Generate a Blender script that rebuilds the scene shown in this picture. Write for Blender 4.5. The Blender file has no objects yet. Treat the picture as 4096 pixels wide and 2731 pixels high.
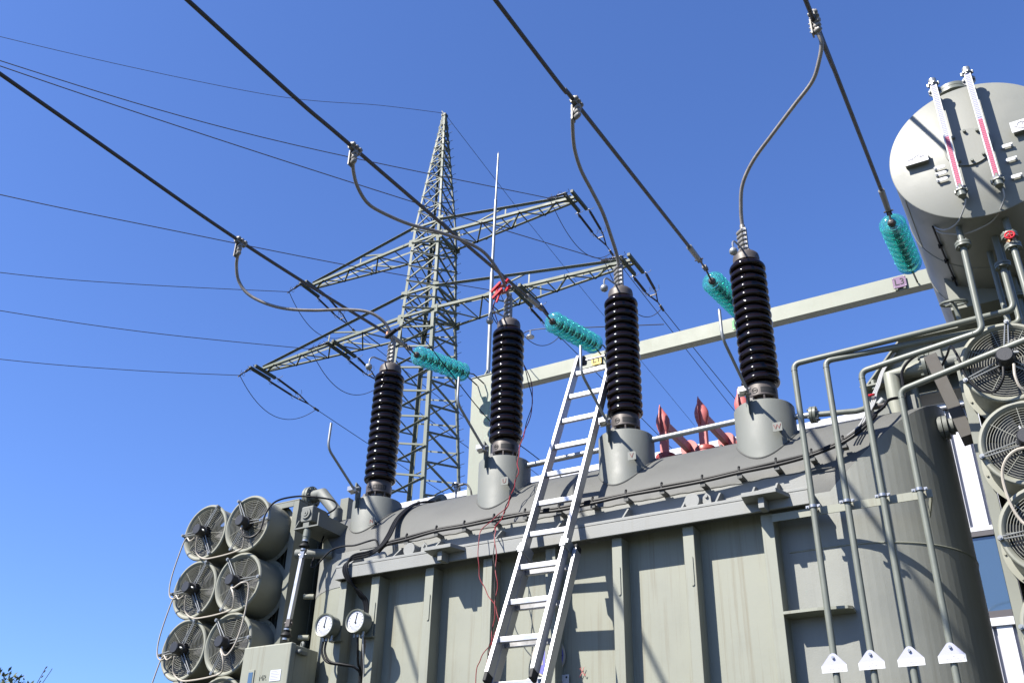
import bpy, math, random
from mathutils import Vector, Matrix
R = math.radians
random.seed(7)
SC = bpy.context.scene
COL = SC.collection

# ------------------------------------------------------------------ camera
cam_d = bpy.data.cameras.new("camera"); cam = bpy.data.objects.new("camera", cam_d); COL.objects.link(cam)
PITCH, ROLL, YAW = R(30.13), R(1.52), R(30.82)
cy, sy, cp, sp = math.cos(YAW), math.sin(YAW), math.cos(PITCH), math.sin(PITCH)
fw = Vector((-sy*cp, cy*cp, sp)); r0 = Vector((cy, sy, 0)); u0 = r0.cross(fw)
rt = math.cos(ROLL)*r0 + math.sin(ROLL)*u0; up = -math.sin(ROLL)*r0 + math.cos(ROLL)*u0
cam.matrix_world = Matrix(((rt.x, up.x, -fw.x, 0), (rt.y, up.y, -fw.y, 0), (rt.z, up.z, -fw.z, 1.6), (0, 0, 0, 1)))
cam_d.sensor_width = 36.0; cam_d.lens = 3917/4096*36.0; cam_d.clip_start = 0.05; cam_d.clip_end = 5000
SC.camera = cam

# ------------------------------------------------------------------ sky, sun, exposure
SUN_EL = R(45.7); SUN_AZ = math.atan2(-0.55, -1.0)      # compass style: angle from +Y towards +X
wd = bpy.data.worlds.new("World"); SC.world = wd; wd.use_nodes = True
nt = wd.node_tree; nt.nodes.clear()
sky = nt.nodes.new("ShaderNodeTexSky"); sky.sky_type = 'NISHITA'; sky.sun_disc = False
sky.sun_elevation = SUN_EL; sky.sun_rotation = SUN_AZ
sky.air_density = 1.0; sky.dust_density = 0.7; sky.ozone_density = 3.0; sky.altitude = 100
bg = nt.nodes.new("ShaderNodeBackground"); bg.inputs[1].default_value = 0.06
wo = nt.nodes.new("ShaderNodeOutputWorld")
tint = nt.nodes.new("ShaderNodeMixRGB"); tint.blend_type = 'MULTIPLY'; tint.inputs[0].default_value = 1.0; tint.inputs[2].default_value = (0.82, 1.04, 1.56, 1)
nt.links.new(sky.outputs[0], tint.inputs[1]); nt.links.new(tint.outputs[0], bg.inputs[0]); nt.links.new(bg.outputs[0], wo.inputs[0])
sun_d = bpy.data.lights.new("sun", 'SUN'); sun = bpy.data.objects.new("sun", sun_d); COL.objects.link(sun)
sun_d.energy = 5.0; sun_d.angle = R(0.53); sun_d.color = (1.0, 0.955, 0.87)
trav = Vector((0.55, 1.0, -1.17)).normalized()
sun.rotation_euler = trav.to_track_quat('-Z', 'Y').to_euler(); sun.location = (-8, -16, 20)
SC.view_settings.view_transform = 'Standard'; SC.view_settings.look = 'None'
SC.view_settings.exposure = 1.4; SC.view_settings.gamma = 1.0

# ------------------------------------------------------------------ materials
def mat(name, color, rough=0.5, metal=0.0, var=0.0, vscale=4.0, bump=0.0, bscale=60.0, coat=0.0, streak=None, spec=0.5, trans=0.0, ior=1.45, sparkle=0.0):
    m = bpy.data.materials.new(name); m.use_nodes = True
    n = m.node_tree.nodes; l = m.node_tree.links
    b = n["Principled BSDF"]
    if max(color) > 0.06:
        color = tuple(c*0.67 for c in color)          # sunlit paint, measured albedo
        if streak: streak = (tuple(c*0.67 for c in streak[0]), streak[1])
    b.inputs["Base Color"].default_value = (*color, 1); b.inputs["Roughness"].default_value = rough
    b.inputs["Metallic"].default_value = metal; b.inputs["Specular IOR Level"].default_value = spec
    b.inputs["IOR"].default_value = ior
    if coat: b.inputs["Coat Weight"].default_value = coat; b.inputs["Coat Roughness"].default_value = 0.06
    if trans: b.inputs["Transmission Weight"].default_value = trans
    tc = n.new("ShaderNodeTexCoord")
    last = None
    if var or streak:
        rgb = n.new("ShaderNodeRGB"); rgb.outputs[0].default_value = (*color, 1); last = rgb.outputs[0]
    if var:
        ns = n.new("ShaderNodeTexNoise"); ns.inputs["Scale"].default_value = vscale; ns.inputs["Detail"].default_value = 6; ns.inputs["Roughness"].default_value = 0.65
        l.new(tc.outputs["Object"], ns.inputs["Vector"])
        mr = n.new("ShaderNodeMapRange"); mr.inputs[1].default_value = 0.3; mr.inputs[2].default_value = 0.7
        mr.inputs[3].default_value = 1-var; mr.inputs[4].default_value = 1+var
        l.new(ns.outputs[0], mr.inputs[0])
        hs = n.new("ShaderNodeHueSaturation"); l.new(last, hs.inputs["Color"]); l.new(mr.outputs[0], hs.inputs["Value"]); last = hs.outputs[0]
        rr = n.new("ShaderNodeMapRange"); rr.inputs[1].default_value = 0.3; rr.inputs[2].default_value = 0.7
        rr.inputs[3].default_value = max(0.03, rough-0.08); rr.inputs[4].default_value = min(1, rough+0.1)
        l.new(ns.outputs[0], rr.inputs[0]); l.new(rr.outputs[0], b.inputs["Roughness"])
    if streak:
        mp = n.new("ShaderNodeMapping"); mp.inputs["Scale"].default_value = (15, 15, 0.4)
        l.new(tc.outputs["Object"], mp.inputs["Vector"])
        s2 = n.new("ShaderNodeTexNoise"); s2.inputs["Scale"].default_value = 1.6; s2.inputs["Detail"].default_value = 7; s2.inputs["Roughness"].default_value = 0.7
        l.new(mp.outputs[0], s2.inputs["Vector"])
        cr = n.new("ShaderNodeMapRange"); cr.inputs[1].default_value = 0.52; cr.inputs[2].default_value = 0.74; cr.inputs[3].default_value = 0; cr.inputs[4].default_value = streak[1]
        l.new(s2.outputs[0], cr.inputs[0])
        mx = n.new("ShaderNodeMixRGB"); mx.inputs[2].default_value = (*streak[0], 1); l.new(cr.outputs[0], mx.inputs[0]); l.new(last, mx.inputs[1]); last = mx.outputs[0]
    if last is not None: l.new(last, b.inputs["Base Color"])
    if bump or sparkle:
        nb = n.new("ShaderNodeTexNoise"); nb.inputs["Scale"].default_value = bscale; nb.inputs["Detail"].default_value = 3
        l.new(tc.outputs["Object"], nb.inputs["Vector"])
        bp = n.new("ShaderNodeBump"); bp.inputs["Strength"].default_value = bump or sparkle; bp.inputs["Distance"].default_value = 0.004
        l.new(nb.outputs[0], bp.inputs["Height"]); l.new(bp.outputs[0], b.inputs["Normal"])
    return m

M = {}
M['paint'] = mat("grey_green_paint", (0.160, 0.168, 0.152), 0.62, var=0.07, vscale=3, sparkle=0.22, bscale=140, spec=0.55)
M['wall'] = mat("wall_paint", (0.268, 0.275, 0.222), 0.55, var=0.07, vscale=2.2, streak=((0.175, 0.148, 0.092), 0.8), bump=0.06, bscale=90)
M['roofpaint'] = mat("cover_paint", (0.118, 0.119, 0.112), 0.62, var=0.09, vscale=2.5, sparkle=0.3, bscale=160, streak=((0.095, 0.094, 0.084), 0.3), spec=0.3)
M['endwall'] = mat("end_wall_paint", (0.25, 0.256, 0.228), 0.5, var=0.08, vscale=2.0, streak=((0.185, 0.18, 0.145), 0.45), sparkle=0.16, bscale=140, spec=0.5)
M['shadedark'] = mat("painted_shade_steel", (0.035, 0.03, 0.024), 0.6, var=0.2, vscale=8)  # near-black: shadow of drum and fans is put into the post's colour
M['rim'] = mat("rim_paint", (0.25, 0.253, 0.238), 0.55, var=0.09, vscale=4, sparkle=0.25, bscale=150, streak=((0.205, 0.195, 0.165), 0.3))
M['pipe'] = mat("pipe_paint", (0.175, 0.186, 0.155), 0.4, var=0.07, vscale=5, bump=0.05, bscale=80)
M['cons'] = mat("conservator_paint", (0.225, 0.228, 0.2), 0.5, var=0.05, vscale=2.5, streak=((0.185, 0.182, 0.155), 0.2), bump=0.05, bscale=60)
M['fan'] = mat("fan_paint", (0.28, 0.28, 0.225), 0.48, var=0.06, vscale=4, streak=((0.30, 0.25, 0.17), 0.2))
M['grille'] = mat("grille_wire", (0.23, 0.23, 0.19), 0.5)
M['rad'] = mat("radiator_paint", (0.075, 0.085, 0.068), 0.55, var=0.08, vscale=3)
M['radframe'] = mat("radiator_frame_paint", (0.205, 0.213, 0.178), 0.5, var=0.07, vscale=3, bump=0.04)
M['gantry'] = mat("gantry_paint", (0.26, 0.275, 0.213), 0.5, var=0.07, vscale=2.5, streak=((0.23, 0.2, 0.12), 0.25), bump=0.06, bscale=80)
M['pylon'] = mat("pylon_paint", (0.135, 0.152, 0.112), 0.6, var=0.08, vscale=1.2)
M['pylondark'] = mat("pylon_plate", (0.06, 0.068, 0.048), 0.6, var=0.08, vscale=1.2)
M['porcelain'] = mat("brown_porcelain", (0.0055, 0.0024, 0.0016), 0.075, spec=0.34)
M['blackrod'] = mat("black_rod", (0.01, 0.008, 0.008), 0.25)
M['cast'] = mat("cast_aluminium", (0.10, 0.085, 0.077), 0.5, metal=0.25, var=0.1, vscale=12, bump=0.08, bscale=150)
M['castlight'] = mat("clamp_aluminium", (0.24, 0.228, 0.21), 0.5, metal=0.2, var=0.1, vscale=20, bump=0.06, bscale=150)
M['galv'] = mat("galvanised_steel", (0.36, 0.37, 0.37), 0.42, metal=0.55, var=0.1, vscale=9)
M['bolt'] = mat("zinc_bolt", (0.5, 0.49, 0.46), 0.3, metal=0.8)
M['alu'] = mat("ladder_aluminium", (0.52, 0.52, 0.54), 0.42, metal=0.75, var=0.06, vscale=8)
M['rubber'] = mat("black_rubber", (0.010, 0.010, 0.011), 0.6, spec=0.25)
M['cable'] = mat("black_cable", (0.007, 0.007, 0.008), 0.5, spec=0.25)
M['motor'] = mat("motor_black", (0.016, 0.016, 0.018), 0.45, bump=0.1, bscale=120)
M['strand'] = mat("stranded_aluminium", (0.30, 0.27, 0.245), 0.5, metal=0.25, var=0.18, vscale=14, bump=0.3, bscale=90)
M['busbar'] = mat("dark_conductor", (0.030, 0.026, 0.025), 0.55, var=0.2, vscale=10)
M['wire'] = mat("far_conductor", (0.035, 0.03, 0.035), 0.6)
M['conduit'] = mat("beige_conduit", (0.46, 0.41, 0.34), 0.5, var=0.05)
M['greycable'] = mat("grey_cable", (0.42, 0.42, 0.42), 0.5)
M['white'] = mat("white_plate", (0.68, 0.68, 0.68), 0.45)
M['tag'] = mat("tag_plastic", (0.44, 0.44, 0.54), 0.5)
M['ink'] = mat("dark_ink", (0.010, 0.010, 0.010), 0.7)
M['greyink'] = mat("grey_ink", (0.38, 0.36, 0.40), 0.6)
M['redink'] = mat("red_ink", (0.16, 0.035, 0.03), 0.6)
M['red'] = mat("red_plastic", (0.55, 0.014, 0.03), 0.6, spec=0.2)
M['redwire'] = mat("red_wire", (0.24, 0.012, 0.016), 0.45)
M['redins'] = mat("red_insulation", (0.52, 0.135, 0.125), 0.5, var=0.1, vscale=9, bump=0.05)
M['redinsdark'] = mat("red_insulation_cap", (0.36, 0.06, 0.045), 0.45, var=0.1, vscale=9)
M['redgauge'] = mat("gauge_red", (0.52, 0.10, 0.18), 0.4)
M['gaugeblue'] = mat("gauge_tube", (0.42, 0.41, 0.60), 0.3, var=0.1, vscale=30)
M['yellow'] = mat("sign_yellow", (0.62, 0.42, 0.01), 0.45)
M['green'] = mat("sign_green", (0.02, 0.36, 0.06), 0.45)
M['violet'] = mat("sign_violet", (0.15, 0.065, 0.16), 0.45)
M['blue'] = mat("sign_blue", (0.17, 0.165, 0.48), 0.4)
M['cream'] = mat("sign_cream", (0.48, 0.44, 0.37), 0.5)
M['brass'] = mat("brass", (0.50, 0.24, 0.10), 0.35, metal=0.7)
M['dial'] = mat("dial_face", (0.58, 0.60, 0.66), 0.4)
M['copper'] = mat("copper", (0.45, 0.20, 0.12), 0.4, metal=0.6)
M['clad'] = mat("white_cladding", (0.66, 0.66, 0.69), 0.45, var=0.03, vscale=1.5)
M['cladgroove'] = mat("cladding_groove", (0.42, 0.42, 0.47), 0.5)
M['winframe'] = mat("window_frame", (0.09, 0.08, 0.08), 0.4)
M['winglass'] = mat("window_glass", (0.05, 0.09, 0.14), 0.03, spec=1.0, coat=1.0)
M['ground'] = mat("gravel", (0.04, 0.045, 0.03), 0.9, var=0.25, vscale=3, bump=0.4, bscale=25)
M['bark'] = mat("bark", (0.07, 0.055, 0.04), 0.9, var=0.2, vscale=8)
M['leaf'] = mat("leaf_olive", (0.075, 0.10, 0.03), 0.5, var=0.3, vscale=6)
M['leaf2'] = mat("leaf_pale", (0.16, 0.17, 0.06), 0.5, var=0.3, vscale=6)
def glass_mat():
    m = bpy.data.materials.new("teal_glass"); m.use_nodes = True
    n = m.node_tree.nodes; l = m.node_tree.links; b = n["Principled BSDF"]
    b.inputs["Base Color"].default_value = (0.16, 0.64, 0.58, 1); b.inputs["Roughness"].default_value = 0.03
    b.inputs["Transmission Weight"].default_value = 0.9; b.inputs["IOR"].default_value = 1.5; b.inputs["Specular IOR Level"].default_value = 0.7
    return m
M['glass'] = glass_mat()

# ------------------------------------------------------------------ mesh helpers
def V(*a): return Vector(a)
ORG = {}
class MB:
    def __init__(s): s.v = []; s.f = []; s.mi = []
    def _add(s, vs, fs, mi=0):
        o = len(s.v); s.v += [tuple(p) for p in vs]
        for f in fs: s.f.append(tuple(i+o for i in f)); s.mi.append(mi)
        return s
    def hexa(s, p, mi=0):           # 8 points: bottom ring 0-3, top ring 4-7
        return s._add(p, [(3,2,1,0),(4,5,6,7),(0,1,5,4),(1,2,6,5),(2,3,7,6),(3,0,4,7)], mi)
    def box(s, x0, x1, y0, y1, z0, z1, mi=0):
        return s.hexa([(x0,y0,z0),(x1,y0,z0),(x1,y1,z0),(x0,y1,z0),(x0,y0,z1),(x1,y0,z1),(x1,y1,z1),(x0,y1,z1)], mi)
    def obox(s, c, ax, ay, az, hx, hy, hz, mi=0):
        c = Vector(c); ax = Vector(ax)*hx; ay = Vector(ay)*hy; az = Vector(az)*hz
        return s.hexa([c-ax-ay-az, c+ax-ay-az, c+ax+ay-az, c-ax+ay-az, c-ax-ay+az, c+ax-ay+az, c+ax+ay+az, c-ax+ay+az], mi)
    def bar(s, p, q, w, h=None, upv=(0,0,1), mi=0):
        p = Vector(p); q = Vector(q); d = (q-p); L = d.length; d.normalize(); h = h or w
        u = Vector(upv)
        if abs(u.dot(d)) > 0.98: u = Vector((0,1,0)) if abs(d.y) < 0.9 else Vector((1,0,0))
        sx = d.cross(u).normalized(); uu = sx.cross(d)
        return s.obox((p+q)/2, sx, d, uu, w/2, L/2, h/2, mi)
    def angle(s, p, q, w, t=None, a=(1,0,0), b=(0,1,0), mi=0):   # L profile: flanges along a and b
        p = Vector(p); q = Vector(q); t = t or w*0.14; d = (q-p).normalized()
        a = Vector(a); a = (a-d*a.dot(d)).normalized(); b = Vector(b); b = (b-d*b.dot(d)-a*(b-d*b.dot(d)).dot(a)).normalized()
        prof = [(0,0),(w,0),(w,t),(t,t),(t,w),(0,w)]
        vs = [e+a*x+b*y for e in (p, q) for x, y in prof]
        n = 6; fs = [(i,(i+1)%n,(i+1)%n+n,i+n) for i in range(n)]+[(3,2,1,0),(5,4,3,0),(6,7,8,9),(6,9,10,11)]
        return s._add(vs, fs, mi)
    def cyl(s, p, q, r, r2=None, n=16, cap=True, mi=0):
        p = Vector(p); q = Vector(q); r2 = r if r2 is None else r2; d = (q-p).normalized()
        u = d.orthogonal().normalized(); w = d.cross(u)
        vs = []
        for e, rr in ((p, r), (q, r2)):
            for i in range(n):
                a = 2*math.pi*i/n; vs.append(e+(u*math.cos(a)+w*math.sin(a))*rr)
        fs = [(i,(i+1)%n,(i+1)%n+n,i+n) for i in range(n)]
        if cap: fs += [tuple(range(n-1,-1,-1)), tuple(range(n,2*n))]
        return s._add(vs, fs, mi)
    def lathe(s, prof, p, d, n=32, mi=0, close=False):     # prof: (radius, distance along d)
        p = Vector(p); d = Vector(d).normalized(); u = d.orthogonal().normalized(); w = d.cross(u)
        vs = []
        for r, h in prof:
            for i in range(n):
                a = 2*math.pi*i/n; vs.append(p+d*h+(u*math.cos(a)+w*math.sin(a))*max(r, 1e-5))
        k = len(prof); fs = []
        for j in range(k if close else k-1):
            j2 = (j+1) % k
            for i in range(n): fs.append((j*n+i, j*n+(i+1)%n, j2*n+(i+1)%n, j2*n+i))
        if not close:
            if prof[0][0] > 1e-4: fs.append(tuple(range(n-1,-1,-1)))
            if prof[-1][0] > 1e-4: fs.append(tuple(range((k-1)*n, k*n)))
        return s._add(vs, fs, mi)
    def sphere(s, c, r, n=16, m=10, mi=0, sc=(1,1,1)):
        vs = []; fs = []
        for j in range(m+1):
            t = math.pi*j/m
            for i in range(n):
                a = 2*math.pi*i/n
                vs.append((c[0]+r*sc[0]*math.sin(t)*math.cos(a), c[1]+r*sc[1]*math.sin(t)*math.sin(a), c[2]-r*sc[2]*math.cos(t)))
        for j in range(m):
            for i in range(n): fs.append((j*n+i, j*n+(i+1)%n, (j+1)*n+(i+1)%n, (j+1)*n+i))
        return s._add(vs, fs, mi)
    def tube(s, pts, r, n=8, closed=False, mi=0, cap=True, radii=None):
        pts = [Vector(p) for p in pts]; k = len(pts)
        tang = []
        for i in range(k):
            a = pts[(i-1) % k] if (closed or i > 0) else pts[i]; b = pts[(i+1) % k] if (closed or i < k-1) else pts[i]
            t = (b-a); tang.append(t.normalized() if t.length > 1e-9 else Vector((0,0,1)))
        u = tang[0].orthogonal().normalized(); vs = []
        for i in range(k):
            t = tang[i]; u = (u-t*u.dot(t)); u = u.normalized() if u.length > 1e-6 else t.orthogonal().normalized(); w = t.cross(u)
            rr = radii[i] if radii else r
            for j in range(n):
                a = 2*math.pi*j/n; vs.append(pts[i]+(u*math.cos(a)+w*math.sin(a))*rr)
        fs = []
        for i in range(k if closed else k-1):
            i2 = (i+1) % k
            for j in range(n): fs.append((i*n+j, i*n+(j+1)%n, i2*n+(j+1)%n, i2*n+j))
        if cap and not closed: fs += [tuple(range(n-1,-1,-1)), tuple(range((k-1)*n, k*n))]
        return s._add(vs, fs, mi)
    def ring(s, c, d, R_, r, n=32, m=6, mi=0):
        d = Vector(d).normalized(); u = d.orthogonal().normalized(); w = d.cross(u); c = Vector(c)
        return s.tube([c+(u*math.cos(2*math.pi*i/n)+w*math.sin(2*math.pi*i/n))*R_ for i in range(n)], r, m, True, mi)
    def prism(s, poly, d, mi=0):      # planar polygon (3D points) extruded along d
        n = len(poly); d = Vector(d); a = [Vector(p) for p in poly]; b = [p+d for p in a]
        return s._add(a+b, [tuple(range(n-1,-1,-1)), tuple(range(n,2*n))]+[(i,(i+1)%n,(i+1)%n+n,i+n) for i in range(n)], mi)
    def bolt(s, p, d, r=0.012, h=0.012, mi=0):
        p = Vector(p); d = Vector(d).normalized(); return s.cyl(p, p+d*h, r, r*0.92, 6, True, mi)
    def text(s, body, c, xd, ud, size, depth=0.002, mi=0, align='CENTER'):
        cu = bpy.data.curves.new("t", 'FONT'); cu.body = body; cu.size = size; cu.extrude = depth/2; cu.align_x = align; cu.align_y = 'CENTER'; cu.resolution_u = 2
        ob = bpy.data.objects.new("t", cu); COL.objects.link(ob)
        dg = bpy.context.evaluated_depsgraph_get(); me = bpy.data.meshes.new_from_object(ob.evaluated_get(dg))
        xd = Vector(xd).normalized(); ud = Vector(ud).normalized(); nd = xd.cross(ud); c = Vector(c)
        vs = [c+xd*v.co.x+ud*v.co.y+nd*v.co.z for v in me.vertices]
        s._add(vs, [tuple(p.vertices) for p in me.polygons], mi)
        bpy.data.objects.remove(ob); bpy.data.curves.remove(cu); bpy.data.meshes.remove(me)
        return s
    def build(s, name, m, parent=None, smooth=38, bevel=0, single_loc=None):
        ms = m if isinstance(m, (list, tuple)) else [m]
        if parent is not None: o_ = ORG[parent.name]
        elif single_loc is not None: o_ = Vector(single_loc)
        else:
            lo = [min(p[i] for p in s.v) for i in range(3)]; hi = [max(p[i] for p in s.v) for i in range(3)]
            o_ = Vector(((lo[0]+hi[0])/2, (lo[1]+hi[1])/2, lo[2]))
        me = bpy.data.meshes.new(name)
        me.from_pydata([(p[0]-o_.x, p[1]-o_.y, p[2]-o_.z) for p in s.v], [], s.f)
        for mm in ms: me.materials.append(M[mm])
        if len(ms) > 1: me.polygons.foreach_set("material_index", s.mi)
        import bmesh
        bm = bmesh.new(); bm.from_mesh(me); bmesh.ops.recalc_face_normals(bm, faces=bm.faces); bm.to_mesh(me); bm.free()
        if smooth:
            me.polygons.foreach_set("use_smooth", [True]*len(me.polygons)); me.set_sharp_from_angle(angle=R(smooth))
        me.update()
        ob = bpy.data.objects.new(name, me); COL.objects.link(ob)
        if parent is not None: ob.parent = parent
        else: ob.location = o_
        ORG[ob.name] = o_
        if bevel:
            bv = ob.modifiers.new("bevel", 'BEVEL'); bv.width = bevel; bv.segments = 2; bv.limit_method = 'ANGLE'; bv.angle_limit = R(40); bv.harden_normals = True
        return ob

def bolts(lst, m, parent, r=0.011, h=0.014, name='bolt'):     # every bolt a sub-part of its own
    for p, d in lst:
        b = MB(); b.bolt(p, d, r, h); b.build(name, m, parent)

def tag(o, label, cat, group=None, kind=None):
    o['label'] = label; o['category'] = cat
    if group: o['group'] = group
    if kind: o['kind'] = kind
    return o
def struct(o): o['kind'] = 'structure'; return o
def thing(name, label, cat, loc=(0,0,0), group=None):
    o = bpy.data.objects.new(name, None); COL.objects.link(o); o.location = loc; o.empty_display_size = 0.1
    ORG[o.name] = Vector(loc); return tag(o, label, cat, group)
def dup(root, loc, label, rot=None):
    r = root.copy(); COL.objects.link(r); r.location = loc; r['label'] = label
    if rot is not None: r.rotation_euler = rot
    for ch in list(root.children):
        c = ch.copy(); COL.objects.link(c); c.parent = r
        for g in list(ch.children):
            d = g.copy(); COL.objects.link(d); d.parent = c
    return r
def spline(pts, sub=8):
    P = [Vector(p) for p in pts]; out = []
    for i in range(len(P)-1):
        p0 = P[max(i-1,0)]; p1 = P[i]; p2 = P[i+1]; p3 = P[min(i+2,len(P)-1)]
        for k in range(sub):
            t = k/sub
            out.append(0.5*((2*p1)+(p2-p0)*t+(2*p0-5*p1+4*p2-p3)*t*t+(3*p1-p0-3*p2+p3)*t**3))
    out.append(P[-1]); return out
def bend(pts, rad, seg=6):            # polyline with rounded corners
    P = [Vector(p) for p in pts]; out = [P[0]]
    for i in range(1, len(P)-1):
        a = (P[i-1]-P[i]); b = (P[i+1]-P[i]); ra = min(rad, a.length*0.45, b.length*0.45)
        a.normalize(); b.normalize(); s0 = P[i]+a*ra; s1 = P[i]+b*ra
        for k in range(seg+1):
            t = k/seg; out.append(s0*(1-t)**2+P[i]*2*t*(1-t)+s1*t*t)
    out.append(P[-1]); return out
def sag(p, q, s, n=24):
    p = Vector(p); q = Vector(q); return [p.lerp(q, i/n)-Vector((0,0,4*s*(i/n)*(1-i/n))) for i in range(n+1)]

# ------------------------------------------------------------------ ground
g = MB(); g._add([(-900,-900,0),(900,-900,0),(900,900,0),(-900,900,0)], [(0,1,2,3)])
struct(g.build('ground', 'ground', single_loc=(0,0,0), smooth=0))

# ------------------------------------------------------------------ cladded building behind
BY = 14.0
bld = thing('industrial_building', 'long white building with ribbed metal cladding and dark framed window behind the transformer', 'building', (-4, BY, 0))
m = MB()
WX0, WX1, WZ0, WZ1 = -2.35, -0.775, 5.0, 6.13
BX0 = -11.25; FX = 9.0
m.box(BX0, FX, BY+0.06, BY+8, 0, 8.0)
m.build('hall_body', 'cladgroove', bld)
m = MB()
def panels(x0, x1, z0, z1):                       # trapezoid ribs: raised pans 0.19 wide, grooves between
    k = math.ceil((x0-BX0)/0.232)
    while BX0+k*0.232 < x1-0.19:
        a = BX0+k*0.232; m.box(a, a+0.185, BY, BY+0.0605, z0, z1); k += 1
panels(BX0, WX0, 0.3, 7.94); panels(WX0, 3.4, 0.3, WZ0-0.12); panels(WX0, FX, WZ1+0.06, 7.94)
m.build('wall_cladding', 'clad', bld, smooth=0)
m = MB(); m.box(BX0-.1, FX+.1, BY-0.10, BY+8.1, 8.03, 8.14); m.box(BX0-.1, FX+.1, BY-0.06, BY+0.02, 7.965, 8.03); m.build('roof_edge', 'clad', bld, bevel=0.01)
m = MB(); m.box(WX0, 3.3, BY-0.03, BY+0.06, WZ0-0.12, WZ0-0.02); m.box(WX0, 3.3, BY-0.02, BY+0.06, WZ1, WZ1+0.06)
m.build('window_trim', 'clad', bld)
for a in (-2.35, -0.70, 0.95):
    f = MB(); w_ = 1.55
    if a == -2.35: w_ = 1.645
    f.box(a, a+0.09, BY-0.02, BY+0.055, WZ0-0.015, WZ1-0.003); f.box(a+w_-0.09, a+w_, BY-0.02, BY+0.055, WZ0-0.015, WZ1-0.003)
    f.box(a+0.09, a+w_-0.09, BY-0.018, BY+0.055, WZ0-0.015, WZ0+0.07); f.box(a+0.09, a+w_-0.09, BY-0.018, BY+0.055, WZ1-0.07, WZ1-0.003)
    fr = f.build('window', 'winframe', bld)
    p = MB(); p.box(a+0.09, a+w_-0.09, BY+0.02, BY+0.035, WZ0+0.07, WZ1-0.07); p.build('pane', 'winglass', fr, smooth=0)

# ------------------------------------------------------------------ transformer tank
XL, XR, YC, RT, ZC = -5.38, -1.30, 7.135, 0.74, 4.08
YW = YC-RT
tank = thing('transformer_tank', 'big grey green transformer tank with ribbed wall, rounded ends and four bushing turrets', 'transformer', (-3.34, YC, 0))
def roof_z(y): return ZC+math.sqrt(max(0, RT*RT-(y-YC)**2))
NT = 48
m = MB(); rows = []
ts = [math.pi*i/NT for i in range(NT+1)]
outline = [(XR+RT*math.sin(t), YC-RT*math.cos(t)) for t in ts]+[(XL-RT*math.sin(t), YC+RT*math.cos(t)) for t in ts]
n = len(outline); bot = [(x, y, 0.8) for x, y in outline]; top = [(x, y, roof_z(y)) for x, y in outline]
def on_end(i): return outline[i][0] > -1.66 and outline[(i+1)%n][0] > -1.66
XS = -1.66
ei = [i for i in range(n) if on_end(i)]
m._add(bot+top, [(i,(i+1)%n,(i+1)%n+n,i+n) for i in range(n) if not on_end(i) and i != n-1]); m._add([(XS,YW,0.8),(XR,YW,0.8),(XR,YW,roof_z(YW)),(XS,YW,roof_z(YW))], [(0,1,2,3)], 1); m._add([(XL,YW,0.8),(XS,YW,0.8),(XS,YW,roof_z(YW)),(XL,YW,roof_z(YW))], [(0,1,2,3)], 0)
for i in ei: m._add([bot[i], bot[(i+1)%n], top[(i+1)%n], top[i]], [(0,1,2,3)], 1)
m.build('tank_wall', ['wall','endwall'], tank, smooth=45)
m = MB()
vr = [top[i] for i in range(NT+1)]; vl = [top[n-1-i] for i in range(NT+1)]
m._add([(p[0], p[1], p[2]) for p in vl]+[(p[0], p[1], p[2]) for p in vr], [(i, i+NT+1, i+NT+2, i+1) for i in range(NT)])
# painted upper wall collar between rim flange and vault
col = [(x, y) for x, y in outline]
m.build('vaulted_cover', 'roofpaint', tank, smooth=45)
m = MB(); lo = [(-1.42, YW-0.004, 4.0)]; hi = [(-1.42, YW-0.004, 4.25)]
for k in range(25):
    t = math.pi*0.75*k/24; x = XL-(RT+0.004)*math.sin(t); y = YC-(RT+0.004)*math.cos(t)
    lo.append((x, y, 3.95)); hi.append((x, y, max(4.25, min(4.30, roof_z(min(y, YC))))))
nn = len(lo); m._add(lo+hi, [(i,i+1,i+1+nn,i+nn) for i in range(nn-1)])
m.build('cover_collar', 'rim', tank, smooth=45)
# weld seams
def seam(z, x0, t1, r=0.006, off=0.0):
    pts = [(x0, YW-off, z)]+[(XR+(RT+off)*math.sin(t), YC-(RT+off)*math.cos(t), z) for t in [t1*i/24 for i in range(25)]]
    return MB().tube(pts, r, 6)
seam(3.70, -1.62, 1.9).build('weld_seam', 'wall', tank)
wig = []
for i in range(120):
    xx = XL+0.1+(XR-0.03-XL)*i/119; wig.append((xx, YW-0.004, 4.245+0.002*math.sin(i*1.7)+0.002*math.sin(i*0.61)))
MB().tube(wig, 0.0045, 6).build('weld_seam', 'roofpaint', tank)
# rim flange, gussets, bosses
m = MB(); m.box(-5.36, -1.40, 6.20, YW+0.05, 4.042, 4.066); m.box(-5.357, -1.403, 6.202, 6.225, 3.945, 4.0415)
m.box(-1.4255, -1.4005, 6.2255, YW+0.02, 3.945, 4.0413); m.box(-5.3575, -5.3325, 6.2255, YW+0.02, 3.945, 4.0413)
m.build('rim_flange', 'rim', tank, bevel=0.004)
for xg in (-5.25, -4.80, -4.42, -3.84, -3.30, -2.755, -2.30, -2.05, -1.80, -1.64):
    g_ = MB(); g_.prism([(xg, 6.225, 4.068), (xg, YW+0.01, 4.068), (xg, YW+0.01, 4.19), (xg, 6.34, 4.18)], (0.014, 0, 0)); g_.build('gusset', 'rim', tank, smooth=0)
for xb in (-4.68, -2.235):
    MB().cyl((xb, YW+0.02, 4.135), (xb, 6.285, 4.135), 0.056, n=28).build('boss', 'rim', tank, bevel=0.003)
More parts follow.
